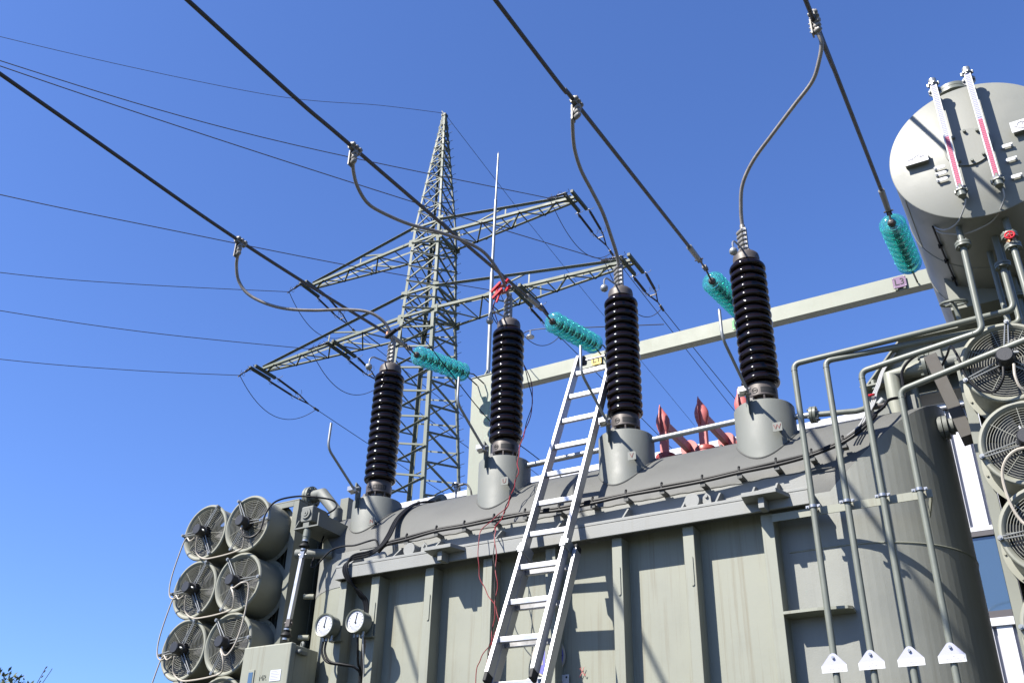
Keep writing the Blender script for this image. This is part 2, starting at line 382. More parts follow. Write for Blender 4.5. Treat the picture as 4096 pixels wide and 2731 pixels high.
for xb, zz in ((-4.56, 4.16), (-2.139, 4.165)):
    l = MB(); l.prism([(xb-0.035, 6.33, 4.068), (xb+0.035, 6.33, 4.068), (xb+0.028, 6.33, zz), (xb, 6.33, zz+0.03), (xb-0.028, 6.33, zz)], (0, 0.02, 0)); l.bolt((xb, 6.33, zz), (0,-1,0), 0.013, 0.014); l.build('earth_lug', 'rim', tank, smooth=0)
for xa, xb in ((-4.385, -4.10), (-1.83, -1.555)):
    j = MB(); j.prism([(xa+0.02, 6.06, 4.008), (xb-0.02, 6.06, 4.008), (xb+0.03, 6.199, 4.008), (xa, 6.199, 4.008)], (0, 0, 0.03)); j.box((xa+xb)/2-0.02, (xa+xb)/2+0.02, 6.10, 6.199, 3.93, 4.0075)
    j.build('jacking_plate', 'rim', tank, smooth=0, bevel=0.003)
# vertical ribs (box stiffeners) with slotted pads
RIBX = [(-5.345, -5.273), (-5.015, -4.934), (-4.481, -4.401), (-3.941, -3.860), (-3.396, -3.313), (-2.853, -2.775), (-2.311, -2.230), (-1.752, -1.670)]
for k, (a, b) in enumerate(RIBX):
    r_ = MB(); r_.box(a, b, 6.262, YW+0.02, 0.9, 3.944); rib = r_.build('rib', 'wall', tank, bevel=0.004)
    if k in (1, 2, 5, 6):
        c = (a+b)/2+0.012; pp = []
        for i in range(9): t = math.pi*i/8; pp.append((c+0.011*math.cos(t), 6.262, 3.72+0.011*math.sin(t)))
        for i in range(9): t = math.pi+math.pi*i/8; pp.append((c+0.011*math.cos(t), 6.262, 3.535+0.011*math.sin(t)))
        MB().prism(pp, (0, -0.007, 0)).build('slot_pad', 'wall', rib)
m = MB(); pts = [(-1.67, 6.24)]+[(-1.45, 6.235), (-1.27, 6.262), (-1.245, 6.29), (-1.25, YW+0.02), (-1.67, YW+0.02)]
m.prism([(x_, y_, 3.262) for x_, y_ in pts], (0, 0, 0.018)); m.build('stiffener_plate', 'wall', tank, smooth=0)
# left edge strip with stub pipes
for z in (3.98, 3.62, 3.36, 3.1):
    MB().cyl((-5.94, 6.62, z), (-6.02, 6.58, z), 0.024, n=12).build('stub', 'wall', tank)
m = MB(); m.cyl((-5.60, 6.42, 4.27), (-5.92, 6.30, 4.275), 0.042, n=18); m.build('stub', 'paint', tank)
# pipe bracket bar on the right
m = MB(); m.box(-1.668, -0.665, 6.235, 6.243, 3.872, 3.925); m.prism([(-0.6645, 6.235, 3.925), (-0.6645, 6.235, 3.872), (-0.74, 6.60, 3.872), (-0.74, 6.60, 3.925)], (0.008, 0.002, 0)); m.build('pipe_bracket', 'wall', tank, smooth=0)
# turrets
TURR = [('N', -5.40, 4.79), ('U', -4.048, 4.92), ('V', -2.906, 4.92), ('W', -1.764, 4.92)]
TY, TR = 6.72, 0.225
for let, tx, tz in TURR:
    t_ = MB(); t_.lathe([(TR, 4.0), (TR, tz-0.006), (TR-0.004, tz), (0.02, tz)], (tx, TY, 0), (0,0,1), 48); tu = t_.build('turret', 'paint', tank)
    rx = tx+0.146
    p = MB(); p.box(rx-0.034, rx+0.034, 6.478, 6.483, tz-0.295, tz-0.225); p.box(rx-0.008, rx+0.008, 6.483, 6.57, tz-0.268, tz-0.252); lp = p.build('letter_plate', 'paint', tu, smooth=0)
    MB().text(let, (rx, 6.4775, tz-0.262), (1,0,0), (0,0,1), 0.055, 0.005).build('letter', 'redink', lp, smooth=0)
    # saddle weld
    wl = []
    for i in range(48):
        a = 2*math.pi*i/48; px, py = tx+(TR+0.002)*math.cos(a), TY+(TR+0.002)*math.sin(a)
        if py < YW-0.0: py = YW-0.0
        wl.append((px, py, roof_z(max(py, YW+0.005))+0.002))
    MB().tube(wl, 0.008, 6, True).build('weld_seam', 'roofpaint', tank)
# header pipe linking turrets
hp = thing('gas_pipe', 'thin grey pipe linking the turrets just above the tank cover', 'pipe', (-3.0, TY, 4.87))
MB().tube([(-3.84, TY, 4.872), (-3.10, TY, 4.878)], 0.023, 12).build('pipe_section', 'galv', hp)
MB().tube([(-2.70, TY, 4.873), (-1.97, TY, 4.885)], 0.023, 12).build('pipe_section', 'galv', hp)
MB().tube([(-1.56, TY, 4.825), (-1.42, TY, 4.812)], 0.022, 12).build('pipe_section', 'galv', hp)
MB().tube([(-1.40, TY, 4.81), (-1.10, TY, 4.772), (-0.98, TY+.02, 4.79)], 0.021, 12).build('pipe_section', 'pipe', hp)
m = MB(); m.cyl((-1.425, TY, 4.812), (-1.405, TY, 4.810), 0.062, n=24); m.cyl((-1.400, TY, 4.81), (-1.380, TY, 4.808), 0.062, n=24)
for k in range(4): a = R(45+90*k); m.cyl((-1.44, TY+0.045*math.cos(a), 4.811+0.045*math.sin(a)), (-1.365, TY+0.045*math.cos(a), 4.809+0.045*math.sin(a)), 0.008, n=6)
m.build('flange', 'pipe', hp)
# small fittings standing on the crown
sn = thing('temperature_sensor', 'small mushroom shaped sensor head on a thin stem standing on tank cover', 'sensor', (-4.93, 7.3, 4.80))
MB().cyl((-4.93, 7.3, 4.80), (-4.93, 7.3, 5.03), 0.008).build('stem', 'galv', sn)
MB().lathe([(0.012, 0), (0.012, 0.02), (0.02, 0.022), (0.02, 0.05), (0.028, 0.055), (0.028, 0.075), (0.047, 0.082), (0.042, 0.098), (0.0, 0.112)], (-4.93, 7.3, 5.02), (0,0,1), 24).build('sensor_head', 'galv', sn)
MB().cyl((-4.90, 7.29, 5.09), (-4.835, 7.28, 5.088), 0.013).build('cable_gland', 'bolt', sn)
MB().tube(spline([(-4.84, 7.28, 5.088), (-4.79, 7.27, 5.07), (-4.735, 7.25, 5.0), (-4.71, 7.24, 4.90), (-4.70, 7.2, 4.80)]), 0.009, 8).build('cable', 'cable', sn)
el = thing('vent_elbow', 'grey bent pipe stub with a pot shaped relief valve on left cover end', 'pipe', (-5.1, 7.25, 4.80))
MB().tube(bend([(-5.03, 7.25, 4.79), (-5.03, 7.25, 5.0), (-5.17, 7.22, 4.935)], 0.09, 8), 0.034, 14).build('elbow', 'paint', el)
MB().lathe([(0.07, 0), (0.07, 0.05), (0.062, 0.055), (0.062, 0.12), (0.07, 0.125), (0.07, 0.14), (0.02, 0.16), (0.015, 0.2), (0, 0.2)], (-5.33, 7.25, 4.79), (0,0,1), 24).build('valve_pot', 'paint', el)
MB().box(-5.37, -5.29, 7.19, 7.197, 4.91, 4.945).build('red_label', 'redins', el)

# ------------------------------------------------------------------ bushings (built once, copied)
def make_bushing():
    t = thing('bushing', '', 'bushing', (0,0,0), 'dark brown high voltage bushings')
    m = MB(); m.cyl((0,0,0.001), (0,0,0.085), 0.088, n=28)
    for k in range(8):
        a = R(22+45*k); m.obox((0.102*math.cos(a), 0.102*math.sin(a), 0.042), (math.cos(a), math.sin(a), 0), (-math.sin(a), math.cos(a), 0), (0,0,1), 0.016, 0.006, 0.041)
    m.lathe([(0.113, 0.083), (0.119, 0.09), (0.119, 0.165), (0.112, 0.185), (0.108, 0.205), (0.09, 0.21)], (0,0,0), (0,0,1), 40)
    for k in range(8):
        a = R(45*k); m.bolt((0.118*math.cos(a), 0.118*math.sin(a), 0.001), (0,0,1), 0.011, 0.02)
    fl = m.build('base_flange', 'cast', t)
    a = R(-112); MB().cyl((0.09*math.cos(a), 0.09*math.sin(a), 0.04), (0.15*math.cos(a), 0.15*math.sin(a), 0.04), 0.028, n=6).build('drain_plug', 'castlight', fl)
    a = R(-100); d = Vector((math.cos(a), math.sin(a), 0)); e = MB(); e.ring(d*0.1195+Vector((0,0,0.128)), d, 0.021, 0.0025, 20, 5); e.text('HSP', d*0.1205+Vector((0,0,0.128)), (-d.y, d.x, 0), (0,0,1), 0.018, 0.003); e.build('maker_mark', 'ink', fl, smooth=0)
    b = MB()
    for i in range(10):
        a0 = R(-78+i*6); a1 = R(-78+(i+1)*6)
        b.hexa([(0.1195*math.cos(a0), 0.1195*math.sin(a0), 0.108), (0.1195*math.cos(a1), 0.1195*math.sin(a1), 0.108), (0.121*math.cos(a1), 0.121*math.sin(a1), 0.108), (0.121*math.cos(a0), 0.121*math.sin(a0), 0.108),
                (0.1195*math.cos(a0), 0.1195*math.sin(a0), 0.150), (0.1195*math.cos(a1), 0.1195*math.sin(a1), 0.150), (0.121*math.cos(a1), 0.121*math.sin(a1), 0.150), (0.121*math.cos(a0), 0.121*math.sin(a0), 0.150)])
    npl = b.build('nameplate', 'ink', fl, smooth=0)
    b = MB()
    for aa, w_, hs in ((-70, 8, (0.128,)), (-60, 5, (0.118, 0.128, 0.138)), (-48, 4, (0.118, 0.128, 0.138)), (-36, 4, (0.138, 0.12)), (-28, 3, (0.128,))):
        for h in hs:
            a0 = R(aa-w_/2); a1 = R(aa+w_/2); hh = 0.013 if len(hs) == 1 else 0.003
            b._add([(0.1213*math.cos(q_), 0.1213*math.sin(q_), z_) for q_, z_ in ((a0, h-hh), (a1, h-hh), (a1, h+hh), (a0, h+hh))], [(0,1,2,3)])
    b.build('plate_marks', 'cast', npl, smooth=0)
    # porcelain with 15 rounded sheds
    prof = [(0.098, 0.205), (0.104, 0.215)]
    for k in range(15):
        z = 0.243+0.0752*k
        for q_ in range(11):
            tq = -math.pi/2+math.pi*q_/10; prof.append((0.1215+0.0265*max(0.0, math.cos(tq))**0.8, z+0.0285*math.sin(tq)-0.006*math.cos(tq)))
    prof += [(0.104, 1.345), (0.10, 1.36)]
    MB().lathe(prof, (0,0,0), (0,0,1), 56).build('insulator', 'porcelain', t, smooth=70)
    m = MB(); m.lathe([(0.100, 1.345), (0.109, 1.352), (0.109, 1.40), (0.104, 1.425), (0.09, 1.44), (0.05, 1.443), (0.045, 1.46), (0.0, 1.462)], (0,0,0), (0,0,1), 36)
    for k in range(6): a = R(60*k+10); m.bolt((0.07*math.cos(a), 0.07*math.sin(a), 1.438), (0,0,1), 0.013, 0.018)
    m.build('head_cap', 'cast', t)
    m = MB(); m.cyl((0,0,1.45), (0,0,1.75), 0.022, n=14); m.box(0.0, 0.034, -0.034, 0.002, 1.475, 1.70); m.box(-0.05,0.05,-0.016,0.016,1.44,1.47)
    for k in range(5):
        z = 1.495+0.045*k; m.lathe([(0.006,-0.04),(0.019,-0.036),(0.0225,-0.02),(0.0225,0.02),(0.019,0.036),(0.006,0.04)], (-0.018, -0.016, z), (0.8,-0.6,0), 12)
    tc = m.build('terminal_clamp', 'castlight', t)
    bolts([((0.018, -0.033, 1.495+0.045*k), (0.25,-1,0)) for k in range(5)], 'bolt', tc)
    m = MB(); m.tube(spline([(0.0,-0.05,1.465), (0.0,-0.12,1.445), (-0.003,-0.20,1.43), (-0.008,-0.27,1.415), (-0.01,-0.315,1.37), (-0.01,-0.32,1.31)]), 0.008, 8); m.build('horn_arm', 'galv', t)
    MB().sphere((-0.01,-0.32,1.285), 0.034, 20, 14).build('horn_ball', 'galv', t)
    return t
b0 = make_bushing(); b0['label'] = 'glossy brown bushing on leftmost turret lettered N, set a little lower'
b0.location = (-5.40, TY, 4.791)
dup(b0, (-4.048, TY, 4.921), 'glossy brown bushing on turret lettered U, with red clips on its terminal')
dup(b0, (-2.906, TY, 4.921), 'glossy brown bushing on turret lettered V, just right of the ladder top')
dup(b0, (-1.764, TY, 4.921), 'glossy brown bushing on turret lettered W, nearest the white round-ended drum')

def make_rod():
    t = thing('arcing_rod', '', 'arcing rod', (0,0,0), 'bent arcing rods on the turrets')
    MB().tube(bend([(-0.02,-0.33,0.04), (-0.055,-0.70,0.30), (-0.06,-0.69,0.545)], 0.07, 8), 0.0115, 10).build('rod', 'galv', t)
    m = MB(); m.prism([(-0.055,-0.225,-0.10), (-0.055,-0.262,-0.12), (-0.055,-0.262,0.03), (-0.055,-0.275,0.075), (-0.055,-0.275,0.125), (-0.055,-0.20,0.10), (-0.055,-0.20,0.0)], (0.013, 0, 0)); m.build('bracket', 'pipe', t, smooth=0)
    m = MB(); m.obox((-0.075,-0.285,0.05), (1,0,0), (0,1,0), (0,0,1), 0.02, 0.03, 0.022); m.box(-0.08,-0.02,-0.35,-0.30,0.025,0.065)
    for dz in (0.03, 0.075): m.cyl((-0.10,-0.27,dz), (-0.01,-0.27,dz), 0.009, n=6)
    m.build('rod_clamp', 'bolt', t)
    return t
r1 = make_rod(); r1['label'] = 'bent steel rod on turret N, standing alone against the sky'; r1.location = (-5.40, TY, 4.79)
dup(r1, (-4.048, TY, 4.92), 'bent steel rod on turret U, in front of the lattice tower and gantry post')
dup(r1, (-2.906, TY, 4.92), 'bent steel rod on turret V, crossing the ladder top')
dup(r1, (-1.764, TY, 4.92), 'bent steel rod on turret W, crossing the gantry beam')

# ------------------------------------------------------------------ busbar conductors, droppers, clamps
WIRES = [
 ('N', [(-6.549,-6,7.05), (-6.549,2.83,7.318), (-6.549,5.55,7.40), (-6.549,8.10,7.615)], 'leftmost of the four thick dark overhead conductors, running to the glass string at the post'),
 ('L1', [(-4.557,-6,7.0), (-4.557,2.96,7.192), (-4.557,4.888,7.28), (-4.557,7.95,7.495)], 'second thick dark overhead conductor from the left, ending at glass string above ladder'),
 ('L2', [(-2.68,-6,7.0), (-2.68,4.13,7.32), (-2.68,5.43,7.405), (-2.68,8.05,7.59)], 'third thick dark overhead conductor from the left, ending beside bushing W'),
 ('L3', [(-0.76,-6,7.2), (-0.76,5.49,7.63), (-0.76,5.75,7.70), (-0.76,8.13,7.665)], 'rightmost thick dark overhead conductor, dropping steeply beside the round drum'),
]
for nme, pts, lab in WIRES:
    m = MB(); m.tube(spline(pts, 10), 0.0178, 10); tag(m.build('busbar_conductor', 'busbar'), lab, 'conductor', 'thick overhead busbar conductors')
DROPS = [
 ([(-6.549,5.55,7.36),(-6.55,5.55,7.25),(-6.62,5.62,7.17),(-6.65,5.71,7.05),(-6.58,5.8,6.92),(-6.42,5.91,6.82),(-6.24,6.03,6.77),(-6.02,6.18,6.77),(-5.77,6.35,6.80),(-5.56,6.48,6.78),(-5.44,6.60,6.69),(-5.405,6.68,6.57),(-5.40,6.72,6.46)], 'looping grey stranded dropper cable from leftmost conductor down to bushing N'),
 ([(-4.557,4.888,7.24),(-4.56,4.89,7.15),(-4.61,4.97,7.10),(-4.66,5.1,7.05),(-4.66,5.25,6.98),(-4.6,5.4,6.95),(-4.48,5.64,6.94),(-4.32,5.9,6.96),(-4.18,6.13,6.95),(-4.09,6.3,6.91),(-4.05,6.47,6.82),(-4.045,6.62,6.72),(-4.048,6.72,6.60)], 'looping grey stranded dropper cable crossing the lattice tower down to bushing U'),
 ([(-2.68,5.43,7.37),(-2.71,5.43,7.29),(-2.76,5.52,7.25),(-2.83,5.69,7.18),(-2.86,5.87,7.09),(-2.85,6.06,6.99),(-2.84,6.25,6.88),(-2.86,6.46,6.76),(-2.88,6.62,6.66),(-2.906,6.72,6.56)], 'hanging grey stranded dropper cable curving down to bushing V'),
 ([(-0.76,5.75,7.66),(-0.755,5.75,7.55),(-0.745,5.8,7.45),(-0.80,5.88,7.35),(-0.89,5.98,7.27),(-1.08,6.11,7.21),(-1.31,6.27,7.14),(-1.53,6.42,7.06),(-1.67,6.53,6.94),(-1.735,6.64,6.80),(-1.764,6.72,6.66),(-1.764,6.72,6.58)], 'long S shaped grey stranded dropper cable to bushing W'),
]
for pts, lab in DROPS:
    m = MB(); m.tube(spline(pts, 8), 0.0162, 10); tag(m.build('dropper_cable', 'strand'), lab, 'cable', 'stranded dropper cables')
def make_clamp():
    t = thing('cable_clamp', '', 'clamp', (0,0,0), 'lobed clamps on the conductors')
    m = MB()
    for k in range(3):
        y = -0.045+0.045*k; m.lathe([(0.0,-0.042),(0.018,-0.036),(0.0235,-0.018),(0.0235,0.018),(0.018,0.036),(0.0,0.042)], (0.004, y, 0.004), (1,0,0.25), 14)
    m.box(-0.02,0.02,-0.065,0.065,-0.03,0.026); m.build('upper_jaw', 'castlight', t)
    m = MB()
    for k in range(3):
        z = -0.06-0.045*k; m.lathe([(0.0,-0.042),(0.018,-0.036),(0.0235,-0.018),(0.0235,0.018),(0.018,0.036),(0.0,0.042)], (0.008, -0.004, z), (0.9,-0.45,0), 14)
    m.box(-0.034,-0.022,-0.03,0.03,-0.18,-0.028); lj = m.build('lower_jaw', 'castlight', t)
    bolts([((-0.034, -0.01, -0.06-0.045*k), (-1,0,0)) for k in range(3)], 'bolt', lj, 0.009, 0.012); return t
c0 = make_clamp(); c0.location = (-6.549,5.55,7.395); c0['label'] = 'lobed grey clamp on leftmost thick conductor, lowest of the four'
dup(c0, (-4.557,4.888,7.28), 'lobed grey clamp on second conductor, left of the tower tip')
dup(c0, (-2.68,5.43,7.405), 'lobed grey clamp on third conductor, right of the slim lightning rod')
dup(c0, (-0.76,5.75,7.69), 'lobed grey clamp on rightmost conductor near top edge of picture')

# ------------------------------------------------------------------ gantry
ga = thing('gantry', 'green grey steel portal with square post and long horizontal beam', 'gantry', (-6.42, 10.15, 0))
m = MB(); m.box(-6.59,-6.25,10.0,10.02,0,7.93); m.box(-6.59,-6.25,10.28,10.30,0,7.93); m.box(-6.43,-6.41,10.0205,10.2795,0,7.925); m.box(-6.60,-6.24,9.99,10.31,7.931,7.945)
m.build('post', 'gantry', ga, bevel=0.004)
m = MB(); m.box(-6.249, 4.5, 10.0, 10.13, 7.655, 7.852); m.build('beam', 'gantry', ga, bevel=0.004)
m = MB(); m.box(4.5,4.84,10.0,10.3,0,7.93); m.build('post', 'gantry', ga)
lr = thing('lightning_rod', 'slim tapering galvanised rod on top of the gantry post, rising past the tower arms', 'lightning rod', (-6.43,10.15,7.945))
m = MB(); m.cyl((-6.43,10.15,7.945),(-6.43,10.15,9.73),0.030,n=12); m.cyl((-6.43,10.15,9.73),(-6.415,10.15,11.08),0.023,n=12); m.cyl((-6.415,10.15,11.08),(-6.40,10.15,12.0),0.016,0.014,n=10); m.cyl((-6.40,10.15,12.0),(-6.40,10.15,12.04),0.013,0.003,n=10)
m.build('rod', 'galv', lr)
m = MB()
for a in (0,90,180,270):
    c, s_ = math.cos(R(a)), math.sin(R(a)); m.prism([(-6.43+0.03*c,10.15+0.03*s_,7.947),(-6.43+0.11*c,10.15+0.11*s_,7.947),(-6.43+0.03*c,10.15+0.03*s_,8.09)], (-0.008*s_, 0.008*c, 0))
m.build('foot_bracket', 'gantry', lr, smooth=0)
def sign(xc, z, txt, mt, lab):
    t = thing('phase_sign', lab, 'sign', (xc, 9.985, z), 'coloured phase signs on the gantry beam')
    m = MB(); m.box(xc-0.072,xc+0.072,9.972,9.978,z-0.07,z+0.072); p = m.build('sign_plate', mt, t, bevel=0.003)
    m = MB(); m.text(txt, (xc, 9.9705, z), (1,0,0), (0,0,1), 0.115, 0.003); m.build('sign_text', 'ink', p, smooth=0)
    bolts([((xc+dx,9.972,z+dz),(0,-1,0)) for dx in (-0.06,0.06) for dz in (-0.058,0.06)], 'bolt', p, 0.006, 0.006, 'screw')
    m = MB(); m.box(xc-0.055,xc-0.03,9.9785,9.9995,z-0.085,z-0.05); m.box(xc+0.03,xc+0.055,9.9785,9.9995,z-0.085,z-0.05); m.build('sign_bracket', 'gantry', t)
sign(-4.683, 7.724, 'L1', 'yellow', 'yellow square sign L1 on gantry beam above the ladder')
sign(-2.805, 7.735, 'L2', 'green', 'green square sign L2 on gantry beam, half hidden by bushing W')
sign(-0.945, 7.748, 'L3', 'violet', 'violet square sign L3 on gantry beam beside the round drum')

# ------------------------------------------------------------------ glass insulator strings
def glass_string(S0, S1, D0, D1, A, label, nd=8, link=True):
    t = thing('glass_insulator_string', label, 'insulator', A, 'teal glass insulator strings')
    S0, S1, D0, D1, A = map(Vector, (S0, S1, D0, D1, A)); d = (D1-D0).normalized()
    m = MB(); ds = (S1-S0).normalized(); m.cyl(S0, S0+ds*0.26, 0.030, 0.027, 16); m.cyl(S0-ds*0.012, S0, 0.018, 0.031, 16); m.build('compression_sleeve', 'castlight', t)
    m = MB(); m.tube([S0+ds*0.26, S1, D0-d*0.02], 0.011, 8); m.obox(S0+ds*0.29, ds, (1,0,0), ds.cross(Vector((1,0,0))), 0.035, 0.024, 0.014); m.obox(S1, ds, (1,0,0), ds.cross(Vector((1,0,0))), 0.04, 0.022, 0.016)
    m.cyl(S0+ds*0.28+V(-0.045,0,0), S0+ds*0.28+V(0.045,0,0), 0.009, n=6); m.build('link', 'cast', t)
    L = (D1-D0).length; pit = L/nd
    for k in range(nd):
        o = D0+d*(pit*k)
        g_ = MB(); R_ = 0.128
        g_.lathe([(0.030,0.020),(0.060,0.022),(0.090,0.030),(0.114,0.042),(R_-0.002,0.054),(R_,0.059),(R_-0.003,0.062),(0.114,0.053),(0.104,0.049),(0.101,0.058),(0.096,0.058),(0.093,0.044),(0.076,0.038),(0.073,0.049),(0.068,0.049),(0.065,0.036),(0.046,0.034),(0.030,0.032)], o, d, 40, 0, True)
        gd = g_.build('glass_disc', 'glass', t, smooth=60)
        c = MB(); c.lathe([(0.0,-0.035),(0.022,-0.03),(0.036,-0.012),(0.041,0.012),(0.036,0.019),(0.029,0.022),(0.029,0.048),(0.010,0.052),(0.010,pit-0.03),(0.0,pit-0.03)], o, d, 20); c.build('cap', 'cast', gd)
    m = MB()
    E_ = D0+d*(pit*nd-0.03)
    m.obox(E_+d*0.03, d, (1,0,0), d.cross(Vector((1,0,0))), 0.04, 0.03, 0.018)
    if link:
        for sx in (-0.055, 0.055): m.tube([E_+d*0.02+V(sx*0.4,0,0), E_.lerp(A,0.35)+V(sx,0,0.03), A+V(sx,0,0.0)], 0.009, 8)
    else: m.tube([E_, A], 0.010, 8)
    m.build('shackle', 'cast', t)
    return t
glass_string((-6.549,8.08,7.614),(-6.545,8.47,7.632),(-6.54,8.623,7.612),(-6.52,9.72,7.868),(-6.44,9.99,7.80), 'teal glass disc string hung between leftmost conductor and the gantry post')
glass_string((-4.557,7.93,7.494),(-4.557,8.26,7.518),(-4.557,8.529,7.488),(-4.557,9.72,7.775),(-4.557,9.99,7.775), 'teal glass disc string directly above the ladder top')
glass_string((-2.68,8.03,7.588),(-2.68,8.50,7.61),(-2.68,8.69,7.555),(-2.69,9.80,7.78),(-2.70,9.99,7.78), 'teal glass disc string partly hidden behind bushing W')
glass_string((-0.76,8.13,7.665),(-0.76,8.40,7.60),(-0.76,8.46,7.50),(-0.765,9.53,7.635),(-0.765,9.99,7.70), 'teal glass disc string beside the round drum', link=False)

# ------------------------------------------------------------------ lattice tower
PX, PY = -16.26, 21.96
def pw(z):
    if z <= 18: return 0.65+(18-z)*0.053
    if z <= 21.6: return 0.65-(z-18)/3.6*0.12
    return 0.53-(z-21.6)/5.4*0.47
py_ = thing('lattice_tower', 'tall grey green lattice power tower with two crossarms and a pointed peak', 'power tower', (PX, PY, 0))
CORN = [(1,-1),(1,1),(-1,1),(-1,-1)]
def pc(c, z): return Vector((PX+c[0]*pw(z), PY+c[1]*pw(z), z))
for c in CORN:
    m = MB()
    for z0, z1, w_ in ((0,18,0.115),(18,21.6,0.10),(21.6,27.0,0.075)):
        m.angle(pc(c,z0), pc(c,z1), w_, w_*0.12, (-c[0],0,0), (0,-c[1],0))
    m.build('leg', 'pylon', py_, smooth=0)
FACES = [(CORN[3],CORN[0]),(CORN[0],CORN[1]),(CORN[1],CORN[2]),(CORN[2],CORN[3])]
def zlist():
    z = 0.0; L = [0.0]
    while z < 17.9: z += 0.86*pw(z)/0.8; L.append(z)
    f = 18/L[-1]; return [a*f for a in L]
ZL = zlist()
PN = [Vector((0,-1,0)),Vector((1,0,0)),Vector((0,1,0)),Vector((-1,0,0))]
for fi, (ca, cb) in enumerate(FACES):
    m = MB(); nrm = PN[fi]
    for i in range(len(ZL)-1):
        z0, z1 = ZL[i], ZL[i+1]; zm = (z0+z1)/2
        if z1 < 5: continue
        m.angle(pc(cb,z0), pc(ca,zm), 0.052, 0.008, -nrm, (0,0,1)); m.angle(pc(ca,zm), pc(cb,z1), 0.052, 0.008, nrm, (0,0,-1))
    m.build('body_bracing', 'pylon', py_, smooth=0)
    m = MB()
    zz = [18, 18.45, 18.9, 19.5, 20.1, 20.7, 21.0, 21.6]
    for i in range(len(zz)-1):
        m.angle(pc(ca,zz[i]), pc(cb,zz[i+1]), 0.046, 0.007, -nrm, (0,0,1)); m.angle(pc(cb,zz[i]), pc(ca,zz[i+1]), 0.046, 0.007, nrm, (0,0,-1))
    for z in (18, 18.9, 21.0, 21.6): m.angle(pc(ca,z), pc(cb,z), 0.07, 0.009, -nrm, (0,0,1))
    m.build('neck_bracing', 'pylon', py_, smooth=0)
    m = MB(); z = 21.6; i = 0
    while z < 26.6:
        z2 = min(z+max(0.34, pw(z)*1.45), 26.8)
        m.angle(pc(ca,z), pc(cb,z2), 0.036, 0.006, -nrm, (0,0,1)); m.angle(pc(cb,z), pc(ca,z2), 0.036, 0.006, nrm, (0,0,-1))
        if i % 2 == 0: m.angle(pc(ca,z2), pc(cb,z2), 0.036, 0.006, -nrm, (0,0,1))
        z = z2; i += 1
    m.build('peak_bracing', 'pylon', py_, smooth=0)
m = MB(); m.box(PX-0.09,PX+0.09,PY-0.09,PY+0.09,26.9,27.0); m.bar((PX,PY,27.0),(PX-0.15,PY,27.25),0.03); m.build('peak_cap', 'pylondark', py_, smooth=0)
for z in (18.0, 21.0):
    m = MB(); m.angle(pc(CORN[0],z), pc(CORN[2],z), 0.07, 0.01, (0,0,1), (1,1,0)); m.angle(pc(CORN[1],z), pc(CORN[3],z), 0.07, 0.01, (0,0,1), (1,-1,0))
    m.build('inner_brace', 'pylondark', py_, smooth=0)
ARMS = [(18.0, 18.9, 7.15, True), (21.0, 21.65, 5.35, False)]
ATT = []
for z, zt, L, mid in ARMS:
    for sx in (1,-1):
        tip = PX+sx*L; w0 = pw(z); root = PX+sx*w0
        def yb(f): return w0*(1-f)+0.13*f
        m = MB()
        for s_ in (-1,1):
            m.angle((root, PY+s_*yb(0), z), (tip, PY+s_*yb(1), z), 0.09, 0.011, (0,0,1), (0,-s_,0))
        a_ = m.build('crossarm', 'pylon', py_, smooth=0)
        m = MB()
        for s_ in (-1,1):
            p1 = (PX+sx*pw(zt), PY+s_*pw(zt), zt); m.angle(p1, (tip-sx*0.1, PY+s_*0.10, z+0.12), 0.07, 0.009, (0,0,-1), (0,s_,0))
        m.build('upper_chord', 'pylon', a_, smooth=0)
        m = MB(); nb = 9 if mid else 7; fr = [i/nb for i in range(nb+1)]
        for i in range(nb):
            f0 = fr[i]**0.9; f1 = fr[i+1]**0.9; x0 = root+(tip-root)*f0; x1 = root+(tip-root)*f1
            s_ = 1 if i % 2 else -1
            m.angle((x0, PY+s_*yb(f0), z), (x1, PY-s_*yb(f1), z), 0.05, 0.008, (0,0,1), (1,0,0))
            m.angle((x1, PY-yb(f1), z+0.01), (x1, PY+yb(f1), z+0.01), 0.045, 0.008, (0,0,1), (1,0,0))
            # side bracing post and small lattice between bottom chords and a raised inner chord
        for s_ in (-1,1):
            f = 0.5; xm = root+(tip-root)*f; zm = zt+(z+0.12-zt)*f
            m.angle((xm, PY+s_*yb(f), z), (xm, PY+s_*(pw(zt)*(1-f)+0.10*f), zm), 0.05, 0.008, (1,0,0), (0,1,0))
            f2 = 0.25; x2 = root+(tip-root)*f2
            m.angle((x2, PY+s_*yb(f2), z), (xm, PY+s_*(pw(zt)*(1-f)+0.10*f), zm), 0.045, 0.008, (0,0,1), (0,1,0))
        m.build('arm_bracing', 'pylon', a_, smooth=0)
        for fpos, xa in ([(1.0, tip)] + ([(0.0, PX+sx*3.6)] if mid else [])):
            m = MB()
            for dx in (-0.13, 0.13):
                hw = 0.52 if fpos else 0.62
                m.box(xa+dx-0.045, xa+dx+0.045, PY-hw, PY+hw, z-0.10, z-0.003)
            m.build('hanger_beam', 'pylondark', a_, smooth=0)
            ATT.append((xa, z-0.07, hw))
    # connection plates
    for c in CORN:
        for z_ in (z, zt):
            p = pc(c, z_); m = MB(); m.box(p.x-0.12, p.x+0.12, p.y-0.006, p.y+0.006, p.z-0.14, p.z+0.14); m.build('joint_plate', 'pylon', py_, smooth=0)
sb = None
for k in range(46):
    z = 9.4+0.38*k
    if z > 26.5: break
    p = pc(CORN[1], z)
    if sb is None:
        m = MB(); m.cyl(p, p+V(0.16,0,0.02), 0.009, n=6); sb = m.build('step_bolt', 'pylondark', py_); z_sb = z; p_sb = p.copy()
    else:
        o = sb.copy(); COL.objects.link(o); o.parent = py_; o.location = p-p_sb

